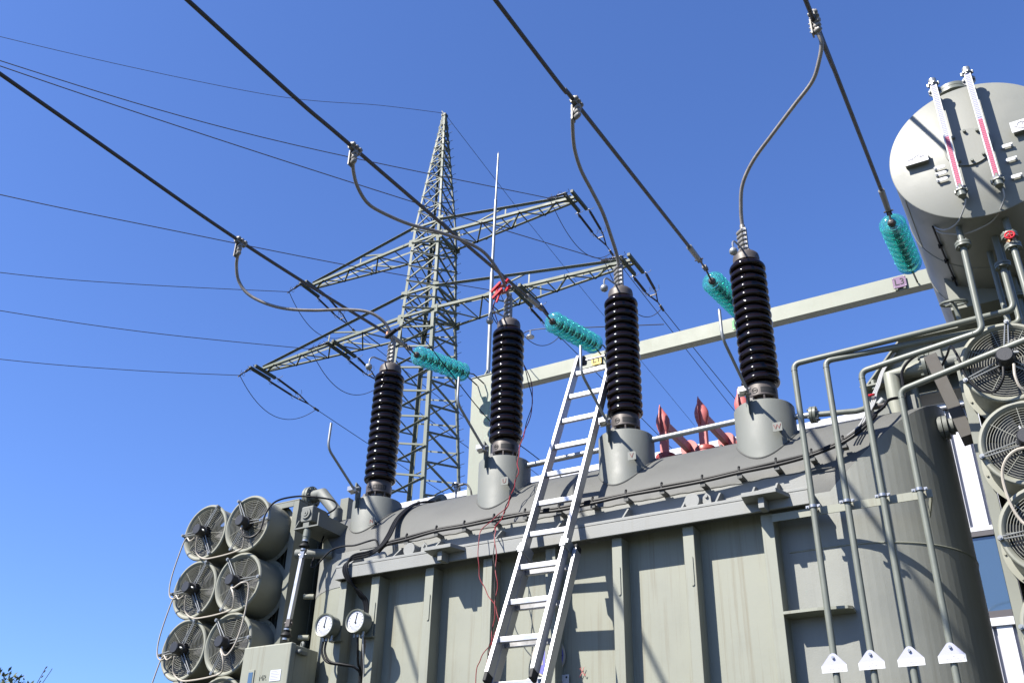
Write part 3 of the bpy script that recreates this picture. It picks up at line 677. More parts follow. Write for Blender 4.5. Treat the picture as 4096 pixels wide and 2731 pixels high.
# line conductors, strain insulators, jumpers
LINE = [
 ((PX, PY, 27.0), [(PX,PY-.05,27.03), (-17.6,19.9,26.35), (-20.02,16.6,25.23), (-24.49,10.2,24.19), (-28.5,4.5,23.9)], 0.009, 'earth wire from tower peak'),
 ((PX+5.35, PY-0.52, 20.93), [(-11.32,21.0,20.55), (-16.37,13.87,19.58), (-20.08,8.57,19.48), (-24,3.0,19.9)], 0.0125, 'line wire from right end of the upper crossarm'),
 ((PX+7.15, PY-0.52, 17.93), [(-9.55,21.0,17.66), (-12.52,16.81,17.72), (-15.82,12.09,17.87), (-18.68,8.01,18.1), (-22,3.3,18.5)], 0.0125, 'line wire from right tip of the lower crossarm'),
 ((PX+3.6, PY-0.62, 17.93), [(-12.94,20.9,17.57), (-15.62,17.13,17.1), (-18.3,13.3,16.74), (-20.65,9.95,16.47), (-24,5.2,16.3)], 0.0125, 'line wire from middle of the right lower crossarm'),
 ((PX-5.35, PY-0.52, 20.93), [(-21.76,21.0,20.32), (-24.78,16.86,19.18), (-26.94,13.78,18.48), (-31,8,17.6)], 0.0125, 'line wire from left end of the upper crossarm'),
 ((PX-3.6, PY-0.62, 17.93), [(-20.19,20.85,17.5), (-23.02,16.84,16.8), (-25.45,13.38,16.42), (-29,8.3,16.1)], 0.0125, 'line wire from middle of the left lower crossarm'),
 ((PX-7.15, PY-0.52, 17.93), [(-23.47,21.0,17.4), (-25.54,18.2,16.78), (-27.73,15.07,16.22), (-31,10.4,15.7)], 0.0125, 'line wire from left tip of the lower crossarm'),
]
STA = [None,
 ((-10.91,24.6,20.62), [(-10.9,27.5,20.45), (-10.8,34,20.0), (-10.6,44,19.3)], 'right end of the upper crossarm'),
 ((-9.11,24.2,17.70), [(-9.1,27.6,17.62), (-9.0,34,17.4), (-8.8,44,17.0)], 'right tip of the lower crossarm'),
 ((-12.66,24.2,17.66), [(-12.6,27.6,17.55), (-12.5,34,17.3), (-12.2,44,16.9)], 'middle of the right lower crossarm'),
 ((-21.6,24.5,20.5), [(-21.5,27.5,20.3), (-21.2,34,19.8), (-20.7,44,19.0)], 'left end of the upper crossarm'),
 ((-19.86,24.3,17.70), [(-19.8,27.5,17.55), (-19.5,34,17.2), (-19,44,16.7)], 'middle of the left lower crossarm'),
 ((-23.38,24.9,17.78), [(-23.3,28.05,17.6), (-23.0,34,17.2), (-22.5,44,16.6)], 'left tip of the lower crossarm')]
def longrod(m, p, q, r=0.045):
    p = Vector(p); q = Vector(q); L = (q-p).length; d = (q-p)/L; prof = [(0.02,0.0),(0.02,0.1)]; n_ = int((L-0.22)/0.045)
    for i in range(n_):
        z = 0.11+0.045*i; prof += [(r*0.62,z),(r,z+0.016),(r*0.62,z+0.032)]
    prof += [(0.02,L-0.1),(0.02,L)]; m.lathe(prof, p, d, 10)
def horns(m, p, d, s=1):
    p = Vector(p); d = Vector(d).normalized()
    for sx in (-0.11, 0.11): m.tube([p, p+V(sx,0,0.03)+d*0.02*s, p+V(sx*1.2,0,0.14)+d*0.09*s], 0.008, 5)
    m.ring(p+d*0.06*s-V(0,0,0.04), (1,0,0.0), 0.07, 0.007, 12, 5)
for (P0, pts, r, lab), st in zip(LINE, STA):
    P0 = Vector(P0); c0_ = Vector(pts[0])
    m = MB(); m.tube(spline(pts, 10), r, 6); tag(m.build('line_conductor', 'wire'), 'thin dark '+lab+' to the left', 'power line', 'power lines of the lattice tower')
    if st is None:
        m = MB(); m.tube([(PX,PY,27.05),(PX,PY+0.8,26.95),(PX+0.02,PY+5.8,26.3),(PX+0.1,PY+12.4,25.6),(PX+0.4,PY+24,24.3)], 0.009, 6)
        tag(m.build('line_conductor', 'wire'), 'thin dark earth wire from tower peak sloping down to the right behind the bushings', 'power line', 'power lines of the lattice tower'); continue
    where = st[2]; t = thing('strain_insulator', 'short black insulator string on left side of the '+where, 'insulator', P0, 'black strain insulators of the tower')
    d = (c0_-P0).normalized(); m = MB(); longrod(m, P0+d*0.03, P0.lerp(c0_,0.80)); rod = m.build('insulator_rod', 'blackrod', t, smooth=50)
    for hp_, hd in ((P0+d*0.05, d), (P0.lerp(c0_,0.8), -d)):
        m = MB(); horns(m, hp_, hd); m.build('arcing_horn', 'wire', rod)
    m = MB(); m.obox(P0.lerp(c0_,0.97), d, (0,0,1), d.cross(V(0,0,1)), 0.11, 0.035, 0.03); m.build('dead_end_clamp', 'cast', t)
    S = Vector(st[0]); xa = P0.x; ya = PY+(PY-P0.y)
    t = thing('strain_insulator', 'twin black insulator rods meeting in a V behind the '+where, 'insulator', (xa, ya, P0.z), 'black strain insulators of the tower')
    yk = Vector((S.x*0.8+xa*0.2, ya+(S.y-ya)*0.66, P0.z+(S.z-P0.z)*0.66))
    for sx in (-1, 1):
        a = V(xa+sx*0.20, ya, P0.z); b = yk+V(sx*0.13, 0, 0); m = MB(); longrod(m, a, a.lerp(b, 0.82)); rod = m.build('insulator_rod', 'blackrod', t, smooth=50)
        for hp_, hd in ((a+V(0,0.06,0), b-a), (a.lerp(b,0.82), a-b)):
            m = MB(); horns(m, hp_, hd); m.build('arcing_horn', 'castlight', rod)
        m = MB(); m.bar(a.lerp(b,0.82), yk+(S-yk)*0.45, 0.035); m.build('yoke_arm', 'wire', t)
    m = MB(); m.bar(yk+V(-0.13,-0.1,0), yk+V(0.13,-0.1,0), 0.03); m.tube([yk+(S-yk)*0.45, S], 0.018, 6); m.obox(S, (S-yk).normalized(), (0,0,1), (1,0,0), 0.14, 0.03, 0.03); m.build('dead_end_clamp', 'cast', t)
    m = MB(); m.tube(spline([S]+st[1], 8), 0.0125, 6); tag(m.build('line_conductor', 'wire'), 'dark wire leaving the '+where+' towards lower right', 'power line', 'power lines of the lattice tower')
    m = MB(); m.tube(sag(c0_, S, 0.95), 0.012, 6); tag(m.build('jumper_loop', 'wire'), 'sagging jumper wire looped under the '+where, 'jumper', 'jumper loops under the crossarms')
# catenary wire with disc weight behind the bushings
m = MB(); m.tube(spline([(-6.2,10.2,8.6),(-5.7,9.6,8.05),(-5.11,9.0,7.77),(-4.4,9.2,7.72),(-3.6,9.6,7.75)], 8), 0.006, 6); sw = thing('hanging_wire', 'thin hanging wire with a small round disc weight right of bushing U', 'wire', (-5.11,9.0,7.6))
m.build('wire', 'wire', sw); m = MB(); m.cyl((-5.11,9.0,7.67),(-5.11,9.0,7.685),0.05,n=20); m.cyl((-5.11,9.0,7.685),(-5.11,9.0,7.77),0.010,n=8); m.build('disc_weight', 'galv', sw)

# ------------------------------------------------------------------ radiator banks and fans
def radiator(x0, x1, label, zt=4.86):
    t = thing('radiator_bank', label, 'radiator', ((x0+x1)/2, 7.0, 0), 'radiator banks with fans')
    f = MB(); n_ = int((x1-x0-0.14)/0.045)
    for i in range(n_+1):
        x = x0+0.07+(x1-x0-0.14)*i/n_; f.box(x-0.006, x+0.006, 6.56, 7.62, 1.2, zt-0.06)
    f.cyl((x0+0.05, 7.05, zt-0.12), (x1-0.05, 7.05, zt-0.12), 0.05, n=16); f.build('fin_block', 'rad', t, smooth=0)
    for xa, xb in ((x0, x0+0.065), (x1-0.065, x1)):
        p = MB(); p.box(xa, xb, 6.44, 6.452, 1.0, zt); p.box((xa if xa == x0 else xb-0.012), (xa+0.012 if xa == x0 else xb), 6.4525, 6.56, 1.0, zt); p.build('frame_post', 'radframe', t, bevel=0.002)
    p = MB(); p.box(x0, x1, 6.438, 6.56, zt+0.002, zt+0.014); p.box(x0+0.066, x1-0.066, 6.44, 6.45, zt-0.05, zt+0.0015); p.build('top_beam', 'radframe', t, bevel=0.002)
    for xs in (x0, x1-0.01):
        p = MB(); p.box(xs, xs+0.01, 6.5605, 7.66, 1.0, zt-0.01)
        for yy in (6.78, 7.02, 7.26, 7.5): p.box(xs+(0.0105 if xs > x0 else -0.0205), xs+(0.0205 if xs > x0 else -0.0005), yy-0.02, yy+0.02, 1.0, zt-0.02)
        p.build('side_panel', 'rad', t, smooth=0)
    return t
radiator(-7.29, -6.10, 'left radiator bank carrying two columns of round fans, beside the control cabinet')
radiator(-0.375, 0.82, 'right radiator bank behind the rounded tank end, under the round drum')
m = MB(); m.box(-6.09, -5.99, 7.0, 7.08, 4.70, 5.06); m.box(-6.2, -5.99, 7.081, 7.5, 4.9, 5.0); tag(m.build('support_bracket', 'radframe', bevel=0.003), 'grey upright steel bracket behind the round pipe flange at the left radiator top', 'bracket')

def make_fan():
    t = thing('cooling_fan', '', 'fan', (0,0,0), 'round cooling fans on the radiators')
    m = MB()
    prof = [(0.226,0.035),(0.229,0.012),(0.238,-0.003),(0.252,-0.013),(0.264,-0.012),(0.2715,-0.004),(0.2725,0.004),(0.270,0.010),(0.262,0.014),(0.256,0.03),(0.256,0.30),(0.292,0.303),(0.292,0.308),(0.248,0.308),(0.248,0.06)]
    m.lathe(prof, (0,0,0), (0,1,0), 56, 0, True)
    for k in range(10): a = 2*math.pi*k/10+0.2; m.bolt((0.276*math.cos(a), 0.302, 0.276*math.sin(a)), (0,-1,0), 0.008, 0.01)
    m.build('duct', 'fan', t, smooth=40)
    m = MB()
    for k in range(11): m.ring((0, 0.002, 0), (0,1,0), 0.066+0.0158*k, 0.0021, 40, 4)
    for k in range(8):
        a = math.pi/8+math.pi/4*k; m.tube([(0.06*math.cos(a), 0.0, 0.06*math.sin(a)), (0.232*math.cos(a), 0.0, 0.232*math.sin(a))], 0.0028, 4)
    m.build('grille', 'grille', t)
    m = MB(); m.lathe([(0.055,0.02),(0.055,-0.045),(0.050,-0.05),(0.050,-0.115),(0.044,-0.122),(0.0,-0.122)], (0,0,0), (0,1,0), 28)
    for k in range(18): a = 2*math.pi*k/18; m.obox((0.055*math.cos(a), -0.012, 0.055*math.sin(a)), (math.cos(a),0,math.sin(a)), (0,1,0), (-math.sin(a),0,math.cos(a)), 0.006, 0.03, 0.0022)
    mo = m.build('motor', 'motor', t)
    m = MB(); m.cyl((0.02,-0.09,-0.045),(0.022,-0.09,-0.075),0.010,n=10); m.build('cable_gland', 'galv', mo)
    for k in range(3):
        a = R(120*k); c, s_ = math.cos(a), math.sin(a); m = MB()
        for o in (-0.013, 0.013): m.tube([(0.05*c-o*1.1*s_, -0.035, 0.05*s_+o*1.1*c), (0.262*c-o*0.6*s_, -0.030, 0.262*s_+o*0.6*c)], 0.0042, 6)
        m.cyl((0.264*c, -0.042, 0.264*s_), (0.264*c, -0.012, 0.264*s_), 0.0145, n=14); m.cyl((0.264*c, -0.048, 0.264*s_), (0.264*c, -0.042, 0.264*s_), 0.008, n=6)
        m.build('support_arm', 'galv', t)
    m = MB(); m.cyl((0,0.03,0),(0,0.11,0),0.07,n=20)
    for k in range(6):
        a0 = 2*math.pi*k/6; vs = []
        for j in range(5):
            r_ = 0.06+0.0435*j; w_ = 0.50-0.015*j
            for sd in (-1, 1): vs.append((r_*math.cos(a0+sd*w_), 0.058+sd*0.022, r_*math.sin(a0+sd*w_)))
        m._add(vs+[(v[0], v[1]+0.003, v[2]) for v in vs], [(2*j, 2*j+1, 2*j+3, 2*j+2) for j in range(4)]+[(10+2*j, 12+2*j, 13+2*j, 11+2*j) for j in range(4)])
    m.build('impeller', 'motor', t, smooth=60)
    return t
f0 = make_fan(); FR = [4.606, 4.063, 3.527, 2.99]
rows = ['top', 'second', 'third', 'bottom']
f0.location = (-7.0, 6.2, FR[0]); f0.rotation_euler = (0, R(-60), 0); f0['label'] = 'round grey fan in outer column of left radiator, top row, against the sky'
for r_ in range(4):
    for cx, rot, nm in ((-7.0, -60, 'outer'), (-6.465, 0, 'inner')):
        if r_ == 0 and nm == 'outer': continue
        lab = 'round fan in %s column of left radiator, %s row%s' % (nm, rows[r_], {0:', black cable over its rim',1:'',2:' beside the cabinet',3:' cut by picture edge'}[r_] if nm == 'inner' else {0:'',1:', against the sky',2:', against the sky',3:' cut by picture edge'}[r_])
        dup(f0, (cx, 6.2, FR[r_]), lab, (0, R(rot-3*r_), 0))
for r_ in range(4):
    dup(f0, (-0.065, 6.1, FR[r_]+0.0), 'round grey fan on right radiator below the drum, %s row' % rows[r_], (0, R(-78+7*r_), 0))
    if r_ < 3: dup(f0, (0.47, 6.1, FR[r_]), 'round grey fan in outer column of right radiator, %s row' % rows[r_], (0, R(-20), 0))
# fan cables
def cab(pts, mt, r, lab, name='fan_cable', sub=8): 
    m = MB(); m.tube(spline(pts, sub), r, 7); return tag(m.build(name, mt), lab, 'cable')
for r_ in range(3):
    z = FR[r_]
    cab([(-6.44,6.10,z-0.075),(-6.40,6.09,z-0.12),(-6.38,6.10,z-0.19),(-6.43,6.14,z-0.25),(-6.55,6.15,z-0.272),(-6.75,6.15,z-0.285),(-6.92,6.16,z-0.272),(-7.02,6.15,z-0.20),(-6.99,6.10,z-0.075)], 'conduit', 0.0075, 'beige cable linking the two fans of left radiator %s row' % rows[r_])
    cab([(-7.03,6.11,z-0.07),(-7.10,6.12,z-0.09),(-7.16,6.13,z-0.05),(-7.20,6.13,z-0.12),(-7.26,6.13,z-0.40),(-7.25,6.13,z-0.56),(-7.19,6.13,z-0.62),(-7.10,6.12,z-0.60)], 'conduit', 0.0065, 'pale cable hanging down outer side of left fans from the %s row' % rows[r_])
cab([(-6.43,6.10,FR[1]-0.07),(-6.38,6.08,FR[1]-0.085),(-6.31,6.09,FR[1]-0.05),(-6.26,6.12,FR[1]-0.06),(-6.25,6.13,FR[1]-0.20),(-6.27,6.13,FR[1]-0.42),(-6.31,6.12,FR[1]-0.58),(-6.37,6.10,FR[1]-0.66),(-6.43,6.09,FR[1]-0.60)], 'conduit', 0.0075, 'beige cable dropping from second row inner fan to the third row fan')
cab([(-6.42,6.09,4.53),(-6.38,6.08,4.45),(-6.30,6.11,4.43),(-6.235,6.14,4.50),(-6.22,6.16,4.66),(-6.20,6.25,4.80),(-6.1,6.4,4.88),(-5.95,6.5,4.88),(-5.85,6.6,4.87),(-5.80,6.62,4.82),(-5.72,6.5,4.72),(-5.72,6.4,4.64)], 'cable', 0.0085, 'black cable arching from the top inner left fan to the gearbox')
cab([(-0.03,5.99,4.53),(-0.04,5.98,4.44),(-0.02,6.0,4.36),(0.06,6.05,4.335),(0.2,6.08,4.36)], 'conduit', 0.0085, 'beige cable curving below hub of top right fan')
cab([(-0.09,6.0,4.53),(-0.11,6.0,4.45),(-0.17,6.04,4.40),(-0.25,6.06,4.44),(-0.31,6.07,4.56),(-0.33,6.1,4.72),(-0.37,6.3,4.90),(-0.42,6.6,5.0),(-0.52,6.85,5.0)], 'cable', 0.0085, 'black cable curling along the left rim of top right fan')
cab([(-0.04,6.0,3.99),(-0.13,6.0,3.99),(-0.20,6.0,3.94),(-0.24,6.02,3.85),(-0.235,6.03,3.70),(-0.20,6.04,3.58),(-0.13,6.03,3.50)], 'conduit', 0.009, 'beige cable dropping from second right fan to the third right fan')

# left header: flange, mitred pipe, gearbox, drive shaft
e = thing('header_pipe', 'grey mitred pipe with double flange joining tank cover to left radiator top', 'pipe', (-5.9, 6.75, 4.6))
m = MB(); m.tube([(-5.88,6.72,4.45),(-5.88,6.72,4.80),(-6.10,6.74,5.02),(-6.22,6.75,5.015)], 0.062, 20); m.build('pipe_section', 'paint', e, smooth=30)
m = MB(); m.cyl((-6.22,6.75,5.015),(-6.245,6.75,5.015),0.105,n=32); m.cyl((-6.252,6.75,5.015),(-6.278,6.75,5.015),0.105,n=32); m.cyl((-6.2449,6.75,5.015),(-6.2521,6.75,5.015),0.09,n=24)
fl_ = m.build('flange', 'pipe', e); bolts([((-6.22,6.75+0.085*math.cos(R(45*k)),5.015+0.085*math.sin(R(45*k))),(1,0,0)) for k in range(8)], 'pipe', fl_, 0.011, 0.014)
gb = thing('drive_gearbox', 'grey cast gearbox on an angle bracket at left tank end, above the sloping shaft', 'gearbox', (-5.76, 6.28, 4.45))
m = MB(); m.box(-5.835,-5.70,6.20,6.40,4.515,4.665); gx = m.build('housing', 'paint', gb, bevel=0.015)
m = MB(); m.cyl((-5.768,6.20,4.595),(-5.768,6.186,4.595),0.05,n=28); m.cyl((-5.768,6.186,4.595),(-5.768,6.180,4.595),0.028,n=24); m.cyl((-5.768,6.18,4.595),(-5.768,6.175,4.595),0.009,n=8); m.build('cover_disc', 'paint', gx)
m = MB(); m.box(-5.875,-5.60,6.18,6.68,4.452,4.464); m.box(-5.612,-5.60,6.18,6.72,4.4645,4.57); m.prism([(-5.872,6.182,4.465),(-5.862,6.182,4.465),(-5.82,6.182,4.53),(-5.83,6.182,4.53)], (0,0.2,0)); m.box(-5.80,-5.735,6.21,6.39,4.4645,4.5145); m.build('mounting_bracket', 'paint', gb, smooth=0)
sh = thing('drive_shaft', 'bright square drive shaft sloping from the gearbox to the control cabinet', 'shaft', (-5.79, 6.17, 3.45))
T_, B_ = V(-5.745,6.22,4.45), V(-5.79,6.17,3.46); L_ = lambda f: T_.lerp(B_, f)
m = MB(); m.bar(L_(0.27), L_(0.80), 0.034, 0.034); m.build('square_tube', 'alu', sh, bevel=0.002)
m = MB(); m.cyl(L_(0.0), L_(0.075), 0.034, n=18); m.cyl(L_(0.076), L_(0.10), 0.03, n=18); m.build('coupling', 'pipe', sh)
for nm_, fa in (('boot', 0.10), ('boot', 0.875)):
    d_ = (B_-T_); Lm = d_.length; m = MB(); m.lathe([(0.022,0),(0.03,0.012),(0.024,0.03),(0.045,0.05),(0.048,0.062),(0.026,0.075),(0.026,0.095),(0.02,0.1)], L_(fa), d_, 20); bt = m.build(nm_, 'rubber', sh)
    m = MB(); m.cyl(L_(fa+0.002), L_(fa+0.016), 0.0315, n=18); m.cyl(L_(fa+0.082), L_(fa+0.098), 0.0285, n=18); m.build('hose_clip', 'bolt', bt)
for fa in (0.205, 0.80):
    m = MB(); m.obox(L_(fa+0.03), (1,0,0), (0,1,0), (B_-T_).normalized(), 0.024, 0.016, 0.033); m.cyl(L_(fa+0.03)+V(-0.034,-0.01,0), L_(fa+0.03)+V(0.034,0.01,0), 0.012, n=10); m.build('universal_joint', 'bolt' if fa < 0.5 else 'cast', sh, bevel=0.003)

# control cabinet
cb = thing('control_cabinet', 'pale green control cabinet with small window and type plate, at bottom left of the tank', 'cabinet', (-5.83, 6.2, 2.4))
m = MB(); m.box(-6.07,-5.585,6.085,6.37,2.4,3.418); m.build('cabinet_body', 'wall', cb, bevel=0.012)
m = MB(); m.box(-6.085,-5.572,6.02,6.084,2.4,3.425); dr_ = m.build('door', 'wall', cb, bevel=0.014)
m = MB(); m.box(-5.995,-5.925,6.012,6.0195,2.72,3.235); wf = m.build('window', 'wall', dr_, bevel=0.003); m = MB(); m.box(-5.983,-5.938,6.0095,6.0118,2.735,3.215); m.build('pane', 'winglass', wf, smooth=0)
m = MB(); m.text('MR', (-5.832,6.0165,3.165), (1,0,0), (0,0,1), 0.058, 0.005); m.build('raised_letters', 'wall', dr_, smooth=0)
m = MB(); m.box(-5.755,-5.643,6.0165,6.0195,3.13,3.215); tp = m.build('type_plate', 'dial', dr_, smooth=0)
m = MB()
for k in range(6): m.box(-5.748,-5.655-0.015*(k%3),6.0155,6.0163,3.142+0.012*k,3.146+0.012*k)
m.build('plate_text', 'greyink', tp, smooth=0)
for xx, yy in ((-5.90,6.22),(-5.62,6.20)):
    m = MB(); m.ring((xx,yy,3.437),(0.5,1,0),0.022,0.011,20,8); m.build('lifting_eye', 'paint', cb)
m = MB(); m.sphere((-5.55,6.10,3.36),0.02,14,10); m.cyl((-5.575,6.10,3.36),(-5.548,6.10,3.36),0.012); m.box(-5.5845,-5.55,6.115,6.20,3.345,3.375); m.build('hinge', 'paint', cb, bevel=0.002)
m = MB(); m.box(-5.584,-5.45,6.30,6.312,2.95,3.02); m.cyl((-5.56,6.28,2.99),(-5.56,6.20,2.99),0.04,n=20); m.build('wall_bracket', 'paint', cb, smooth=0)

# dial thermometers
def dialg(xc, label):
    t = thing('dial_thermometer', label, 'gauge', (xc, 6.1, 3.547), 'round dial thermometers')
    m = MB(); m.lathe([(0.082,0.004),(0.082,-0.006),(0.092,-0.01),(0.0955,0.0),(0.0955,0.02),(0.088,0.026),(0.088,0.10),(0.07,0.108),(0,0.108)], (xc,6.1,3.547), (0,1,0), 40); cs = m.build('case', 'pipe', t)
    m = MB(); m.cyl((xc,6.1035,3.547),(xc,6.106,3.547),0.0818,n=36); fc = m.build('face', 'dial', t, smooth=0)
    m = MB()
    for k in range(13):
        a = R(225-270*k/12); c, s_ = math.cos(a), math.sin(a); m.bar((xc+0.058*c,6.1025,3.555+0.052*s_),(xc+0.070*c,6.1025,3.555+0.064*s_),0.006 if k%2 else 0.009,0.002,(0,1,0))
    for k in range(4): m.box(xc-0.045+0.004*k,xc+0.045-0.006*k,6.1022,6.1032,3.503-0.010*k,3.5055-0.010*k)
    m.build('scale_marks', 'greyink', fc, smooth=0)
    m = MB(); m.bar((xc-0.003,6.100,3.532),(xc+0.012,6.100,3.612),0.005,0.0025,(0,1,0)); m.cyl((xc,6.103,3.535),(xc,6.098,3.535),0.008,n=12); m.build('needle', 'ink', fc, smooth=0)
    m = MB(); m.box(xc-0.03,xc+0.09,6.209,6.26,3.44,3.452); m.prism([(xc-0.03,6.209,3.4525),(xc+0.09,6.209,3.4525),(xc+0.09,6.209,3.56),(xc-0.03,6.209,3.56)],(0,0.008,0)); m.build('bracket', 'pipe', t, smooth=0)
    m = MB()
    for dx in (-0.03,0.0,0.05): m.cyl((xc+dx,6.15,3.47),(xc+dx,6.15,3.43),0.012,n=10)
    m.build('cable_glands', 'galv', cs)
dialg(-5.325, 'left round white dial thermometer on the tank corner post')
dialg(-5.01, 'right round white dial thermometer over the black cable bundle')
for xs, lab in ((-5.355,'outer'),(-5.325,'inner')):
    cab([(xs,6.15,3.44),(xs-0.005,6.15,3.35),(xs+0.05,6.16,3.27),(xs+0.16,6.2,3.245),(-5.08,6.25,3.22),(-5.06,6.30,3.12),(-5.06,6.33,2.6)], 'cable', 0.0095, lab+' black cable looping below the left dial thermometer', 'gauge_cable')
cab([(-5.01,6.15,3.43),(-5.02,6.18,3.33),(-5.06,6.25,3.25),(-5.07,6.31,3.15),(-5.08,6.33,2.6)], 'cable', 0.0095, 'black cable straight below right dial thermometer', 'gauge_cable')
cab([(-4.96,6.15,3.43),(-4.965,6.18,3.32),(-4.99,6.24,3.2),(-5.02,6.29,3.05),(-5.03,6.30,2.6)], 'greycable', 0.006, 'thin grey capillary below right dial thermometer', 'gauge_cable')

# cables along the cover
hr = thing('cable_harness', 'long black cable bundle on standoff clips along the front of tank cover', 'cable', (-3.0, 6.33, 4.2))
base = [(-5.02,6.335,4.19),(-4.93,6.32,4.235),(-4.726,6.31,4.25),(-4.432,6.31,4.272),(-4.162,6.31,4.272),(-3.884,6.31,4.283),(-3.602,6.31,4.280),(-3.299,6.31,4.268),(-3.018,6.31,4.276),(-2.745,6.31,4.283),(-2.461,6.31,4.29),(-2.151,6.31,4.29),(-1.88,6.315,4.305),(-1.619,6.33,4.325),(-1.375,6.35,4.352),(-1.157,6.36,4.41),(-1.01,6.38,4.50),(-0.93,6.45,4.60)]
m = MB(); m.tube(spline(base, 6), 0.015, 8); m.build('cable', 'cable', hr)
m = MB(); m.tube(spline([(p[0], p[1]-0.010, p[2]-0.021+0.004*math.sin(i*2.3)) for i, p in enumerate(base)], 6), 0.012, 8); m.build('cable', 'cable', hr)
for p in base[2:16]:
    m = MB(); m.box(p[0]-0.018, p[0]+0.018, p[1]-0.006, YW+0.03, p[2]-0.05, p[2]-0.03); m.box(p[0]-0.018, p[0]+0.018, p[1]-0.010, p[1]-0.0065, p[2]-0.058, p[2]-0.022); cl = m.build('clip', 'roofpaint', hr, smooth=0)
    m = MB(); m.sphere((p[0], p[1]-0.004, p[2]+0.026), 0.010, 8, 6); m.box(p[0]-0.006,p[0]+0.006,p[1]-0.018,p[1]+0.012,p[2]-0.028,p[2]+0.018); m.build('cable_tie', 'cable', cl)
cab([(-0.93,6.45,4.60),(-0.88,6.5,4.66),(-0.85,6.56,4.73),(-0.80,6.7,4.80),(-0.775,6.85,4.86),(-0.77,6.87,4.98),(-0.76,6.87,5.08),(-0.69,6.85,5.15),(-0.58,6.83,5.19),(-0.48,6.75,5.20)], 'cable', 0.011, 'black cable climbing the elbow pipe at right end of tank', 'elbow_cable')
cab([(-5.74,6.45,4.52),(-5.74,6.4,4.36),(-5.745,6.34,4.22),(-5.73,6.31,4.14),(-5.68,6.31,4.14),(-5.549,6.315,4.25),(-5.42,6.315,4.275),(-5.277,6.315,4.265),(-5.13,6.31,4.278),(-5.05,6.31,4.275),(-5.02,6.32,4.21)], 'cable', 0.008, 'thin black cable from the gearbox along left end of tank cover', 'gearbox_cable')
for k, dx in enumerate((-0.014, 0.004, 0.021)):
    cab([(-5.2+dx,7.2,4.87),(-4.98+dx,7.0,4.83),(-4.92+dx,6.88,4.79),(-4.985+dx,6.72,4.72),(-4.99+dx,6.51,4.53),(-4.94+dx*1.2,6.33,4.30),(-4.985+dx,6.29,4.20),(-5.08+dx*0.5,6.26,4.15-dx),(-5.19,6.20,4.115-dx),(-5.225-dx,6.165,4.03),(-5.20-dx,6.19,3.93),(-5.14+dx,6.28,3.82),(-5.10+dx,6.33,3.70),(-5.085+dx,6.335,3.2),(-5.075+dx,6.335,2.5)], 'cable', 0.0098, ['left','middle','right'][k]+' strand of thick black cable group draped over the flange to the gauges', 'drop_cable', 6)

# ------------------------------------------------------------------ red insulated outlets on the crown
for k, (xr, lab) in enumerate(((-2.795,'left'),(-2.442,'middle'),(-2.088,'right'))):
    t = thing('red_outlet', {0:'red insulated terminal just right of turret V',1:'tallest looking red insulated terminal midway between turrets V and W',2:'red insulated terminal half hidden behind turret W'}[k], 'terminal', (xr,7.3,4.79), 'red insulated terminals on the tank cover')
    m = MB(); m.cyl((xr,7.3,4.78),(xr,7.3,4.945),0.082,n=28); m.build('socket', 'redins', t)
    m = MB(); m.lathe([(0.086,0),(0.087,0.03),(0.08,0.04),(0,0.041)], (xr,7.3,4.946), (0,0,1), 28); m.build('cap', 'redinsdark', t)
    m = MB(); m.box(xr-0.042,xr+0.028,7.275,7.325,4.9875,5.20); st_ = m.build('stem', 'redins', t, bevel=0.006)
    # heat shrink bulb: flattened pear with a pointed fin
    m = MB(); vs = []; fs = []; prof = [(5.17,0.036),(5.20,0.040),(5.24,0.056),(5.28,0.066),(5.32,0.066),(5.36,0.052),(5.40,0.030),(5.43,0.014),(5.455,0.003)]; n_ = 18
    for z, r_ in prof:
        for i in range(n_):
            a = 2*math.pi*i/n_; vs.append((xr-0.008-0.10*max(0,z-5.30)+r_*math.cos(a)*0.95, 7.3+r_*0.62*math.sin(a), z))
    for j in range(len(prof)-1):
        for i in range(n_): fs.append((j*n_+i,j*n_+(i+1)%n_,(j+1)*n_+(i+1)%n_,(j+1)*n_+i))
    m._add(vs, fs+[tuple(range(n_-1,-1,-1)), tuple(range((len(prof)-1)*n_, len(prof)*n_))]); m.build('shrink_bulb', 'redins', t, smooth=60)
    m = MB(); m.prism([(xr-0.02,7.295,5.18),(xr-0.02,7.235,5.22),(xr-0.02,7.225,5.32),(xr-0.026,7.255,5.41),(xr-0.03,7.29,5.47),(xr-0.02,7.30,5.40)], (0.007,0,0)); m.build('shrink_seam', 'redins', t, smooth=0)
    m = MB(); m.bar((xr+0.01,7.32,5.265),(xr+0.022,7.86,5.255),0.046,0.085); m.build('busbar_arm', 'redins', t, bevel=0.005)
    m = MB(); m.cyl((xr+0.025,7.82,5.255),(xr+0.025,8.0,5.25),0.08,n=28); m.build('end_sleeve', 'redins', t)
m = MB(); m.box(-2.24,-2.22,7.05,7.13,4.81,4.875); tag(m.build('lifting_lug', 'roofpaint', bevel=0.002), 'small grey upright lug on the cover between red terminals and turret W', 'lug')

